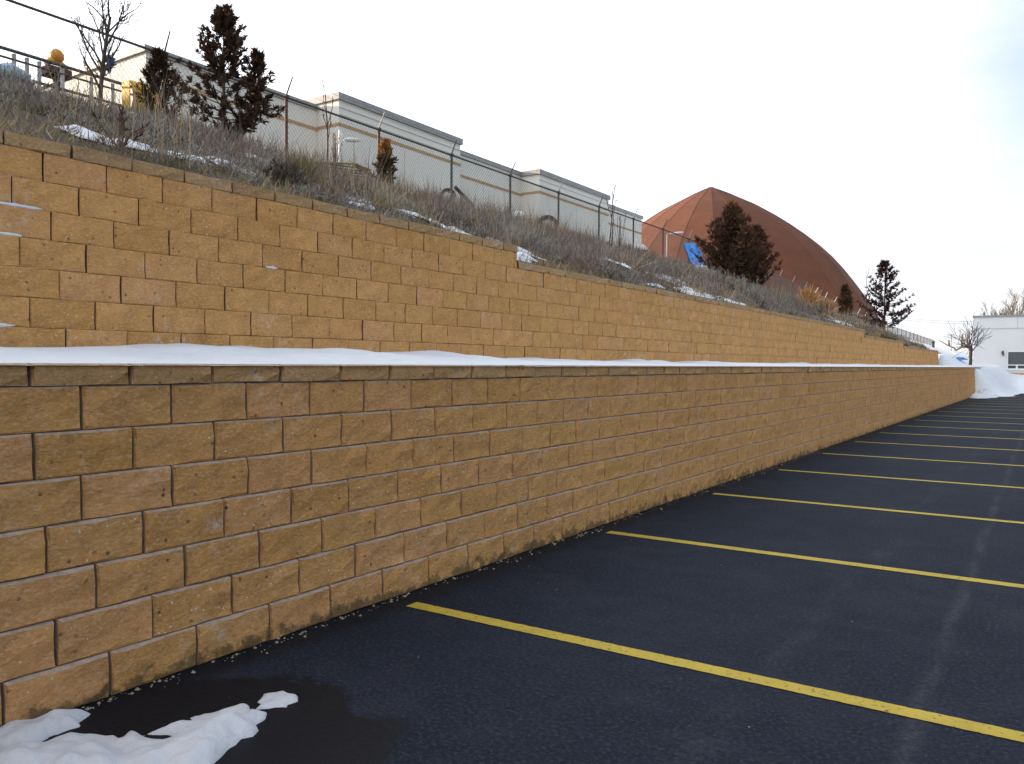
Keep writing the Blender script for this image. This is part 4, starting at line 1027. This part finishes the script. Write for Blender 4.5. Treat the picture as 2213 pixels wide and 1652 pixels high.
# old boards
p = hit(725, 352); t = thing('board_pile', 'heap of old wooden boards among the weeds below the fence', 'boards', p); r_ = np.random.default_rng(9)
for k in range(9):
    if k < 5: a, b = at(655+6*k, 331+5*k, 0, p[0]-0.05*k), at(770+5*k, 338+7*k, 0, p[0]-0.05*k+0.25)
    else: a, b = at(738+4*k, 322+3*k, 0, p[0]+0.05*k-0.2), at(790+2*k, 352+4*(k-5), 0, p[0]+0.05*k)
    a[2] += r_.normal(0, 0.03) - 0.16; b[2] -= 0.16 + 0.03*r_.random()
    s = Shape(); s.bar(a, b, 0.14, 0.03, (0.3, 0.1*r_.normal(), 1)); s.obj('board', WOODM, t)
# small lamps on poles
def lamp(label, pole_px, top_py, head0, head1, X):
    a = at(pole_px, top_py, 0, X); zg = float(hill(X, a[1])); t = thing('street_lamp', label, 'street lamp', (X, a[1], zg))
    s = Shape(); s.tube([(X, a[1], zg-0.2), (X, a[1], a[2])], [0.035, 0.028], 8); s.obj('pole', WHITEP, t, True)
    h0, h1 = at(*head0, 0, X+0.05), at(*head1, 0, X+0.15)
    s = Shape(); s.tube([a, (a+h0)/2+np.array([0, 0, 0.02]), h0], 0.014, 6); s.obj('bracket', WHITEP, t, True)
    s = Shape(); m = (h0+h1)/2; s.tube([h0, h0*0.75+h1*0.25, m, h0*0.25+h1*0.75, h1], [0.03, 0.055, 0.06, 0.05, 0.02], 8); s.obj('head', WHITEP, t, True)
lamp('white lamp with drooping head in front of the stripe of the first bay', 734, 282, (744, 302), (780, 304), -15.4)
lamp('white lamp head over the fence in front of the brown dome', 1441, 508, (1446, 506), (1478, 502), -17.0)
# tyres leaning behind the fence
def tyre(label, px, py, R, X, face):
    P = at(px, py, 0, X); t = thing('tyre', label, 'tyre', P); d = Vector(face).normalized(); a = d.cross(Vector((0, 0, 1))).normalized(); b = a.cross(d)
    s = Shape(); n = 24; V = []; F = []
    secs = [(-0.10, R*0.66), (-0.11, R*0.9), (-0.07, R), (0.07, R), (0.11, R*0.9), (0.10, R*0.66)]
    for k in range(n):
        q = 2*math.pi*k/n; e = a*math.cos(q) + b*math.sin(q)
        for (o_, r_) in secs: V.append(Vector(P) + e*r_ + d*o_)
    m = len(secs)
    for k in range(n):
        for j in range(m): F.append((k*m+j, k*m+(j+1) % m, ((k+1) % n)*m+(j+1) % m, ((k+1) % n)*m+j))
    s.add(V, F); s.obj('tread', RUBBER, t, True)
    s = Shape(); V = []; F = []
    for k in range(n):
        q = 2*math.pi*k/n; e = a*math.cos(q) + b*math.sin(q); V += [Vector(P)+e*R*0.66+d*0.03, Vector(P)+e*R*0.60+d*0.03, Vector(P)+e*R*0.60-d*0.03, Vector(P)+e*R*0.66-d*0.03]
    for k in range(n):
        for j in range(4): F.append((k*4+j, k*4+(j+1) % 4, ((k+1) % n)*4+(j+1) % 4, ((k+1) % n)*4+j))
    s.add(V, F); s.obj('rim', WHITEP, t)
tyre('big tyre half hidden by weeds in front of the second bay', 1183, 491, 0.42, -15.3, (0.6, -0.75, 0.1))
tyre('small tyre behind the fence post next to the leaning dark pipe', 968, 425, 0.24, -15.2, (0.7, -0.7, 0.1))
a, b = at(983, 404, 0, -15.1), at(1022, 446, 0, -14.95); s = Shape(); s.tube([a, b], 0.055, 8); o = s.obj('dark_pipe', RUBBER); tag(o, 'dark pipe leaning in the weeds beside the small tyre', 'pipe')
# teal container and blue tarp near the dome
a, b = at(1425, 556, 0, -16.0), at(1478, 577, 0, -16.0)
t = thing('container', 'dark teal container behind the weeds under the dome', 'container', (-16, (a[1]+b[1])/2, 5.6))
s = Shape(); s.box((-17.2, a[1], 5.2), (-16.0, b[1]+0.7, a[2])); s.obj('body', TEALM, t, bevel=0.02)
s = Shape(); s.box((-17.25, a[1]-0.04, a[2]+0.002), (-15.95, b[1]+0.74, a[2]+0.06)); s.obj('rim', COPING, t)
t = thing('tarp', 'blue tarp with a pale lower end draped on the slope beside the tall juniper', 'tarp', hit(1512, 592))
V = []; nu, nv = 7, 9; r_ = np.random.default_rng(14)
L_ = [(1478, 525), (1482, 540), (1486, 548), (1488, 556), (1492, 565), (1500, 574), (1508, 582), (1518, 588), (1526, 592)]
R_ = [(1502, 526), (1508, 534), (1515, 546), (1519, 556), (1524, 563), (1528, 572), (1532, 580), (1537, 587), (1541, 594)]
for j in range(nv):
    for k in range(nu):
        f = k/(nu-1); px = L_[j][0]*(1-f)+R_[j][0]*f; py = L_[j][1]*(1-f)+R_[j][1]*f
        X = -13.9 + 1.6*j/(nv-1) + 0.10*math.sin(k*1.9+j*0.8) + r_.normal(0, 0.03); V.append(at(px, py, 0, X))
n0 = nu*nv; V += [v + np.array([-0.05, 0.05, -0.03]) for v in V]
def quads(j0, j1):
    F = []
    for j in range(j0, j1):
        for k in range(nu-1):
            q = j*nu+k; F += [(q, q+nu, q+nu+1, q+1), (n0+q, n0+q+1, n0+q+nu+1, n0+q+nu)]
    return F
s = Shape(); s.add(V, quads(0, 5)); s.obj('blue_sheet', BLUEM, t, True)
s = Shape(); s.add(V, quads(5, nv-1)); s.obj('pale_sheet', simple('pale_tarp', (0.55, 0.6, 0.66), 0.7), t, True)
# small post stub by the end of the upper wall
P = at(2017, 752, 0, -7.6); zg = float(hill(-7.6, P[1])); t = thing('bollard', 'short dark post at the foot of the slope past the upper wall end', 'post', (-7.6, P[1], zg))
s = Shape(); s.tube([(-7.6, P[1], zg-0.2), (-7.6, P[1], zg+0.35)], 0.09, 8); s.obj('shaft', STEEL, t, True)
s = Shape(); s.tube([(-7.6, P[1], zg+0.352), (-7.6, P[1], zg+0.45)], [0.13, 0.10], 8); s.obj('cap', STEEL, t, True)
# overhead wires to the white building
for (pa, pb, lab) in (((1925, 684), (2108, 696), 'upper of the two thin overhead wires reaching the white building'), ((1925, 688), (2108, 701), 'lower of the two thin overhead wires reaching the white building')):
    a, b = at(*pa, 1, 95.0), at(*pb, 1, 62.4); s = Shape(); pts = []
    for q in np.linspace(0, 1, 14): pts.append(a*(1-q)+b*q - np.array([0, 0, 0.12*math.sin(math.pi*q)]))
    s.tube(pts, 0.012, 4); o = s.obj('overhead_wire', STEEL); tag(o, lab, 'wire', 'overhead wires')
P = at(2056, 725, 1, 80.0); t = thing('lamp_post', 'thin grey lamp post beyond the snow bank left of the white building', 'lamp post', (P[0], 80, 1.2))
s = Shape(); s.tube([(P[0], 80, 1.0), (P[0], 80, P[2])], 0.05, 6); s.obj('pole', GALV, t, True)
s = Shape(); s.box((P[0]-0.35, 79.9, P[2]+0.002), (P[0]+0.2, 80.1, P[2]+0.09)); s.obj('head', GALV, t, bevel=0.02)
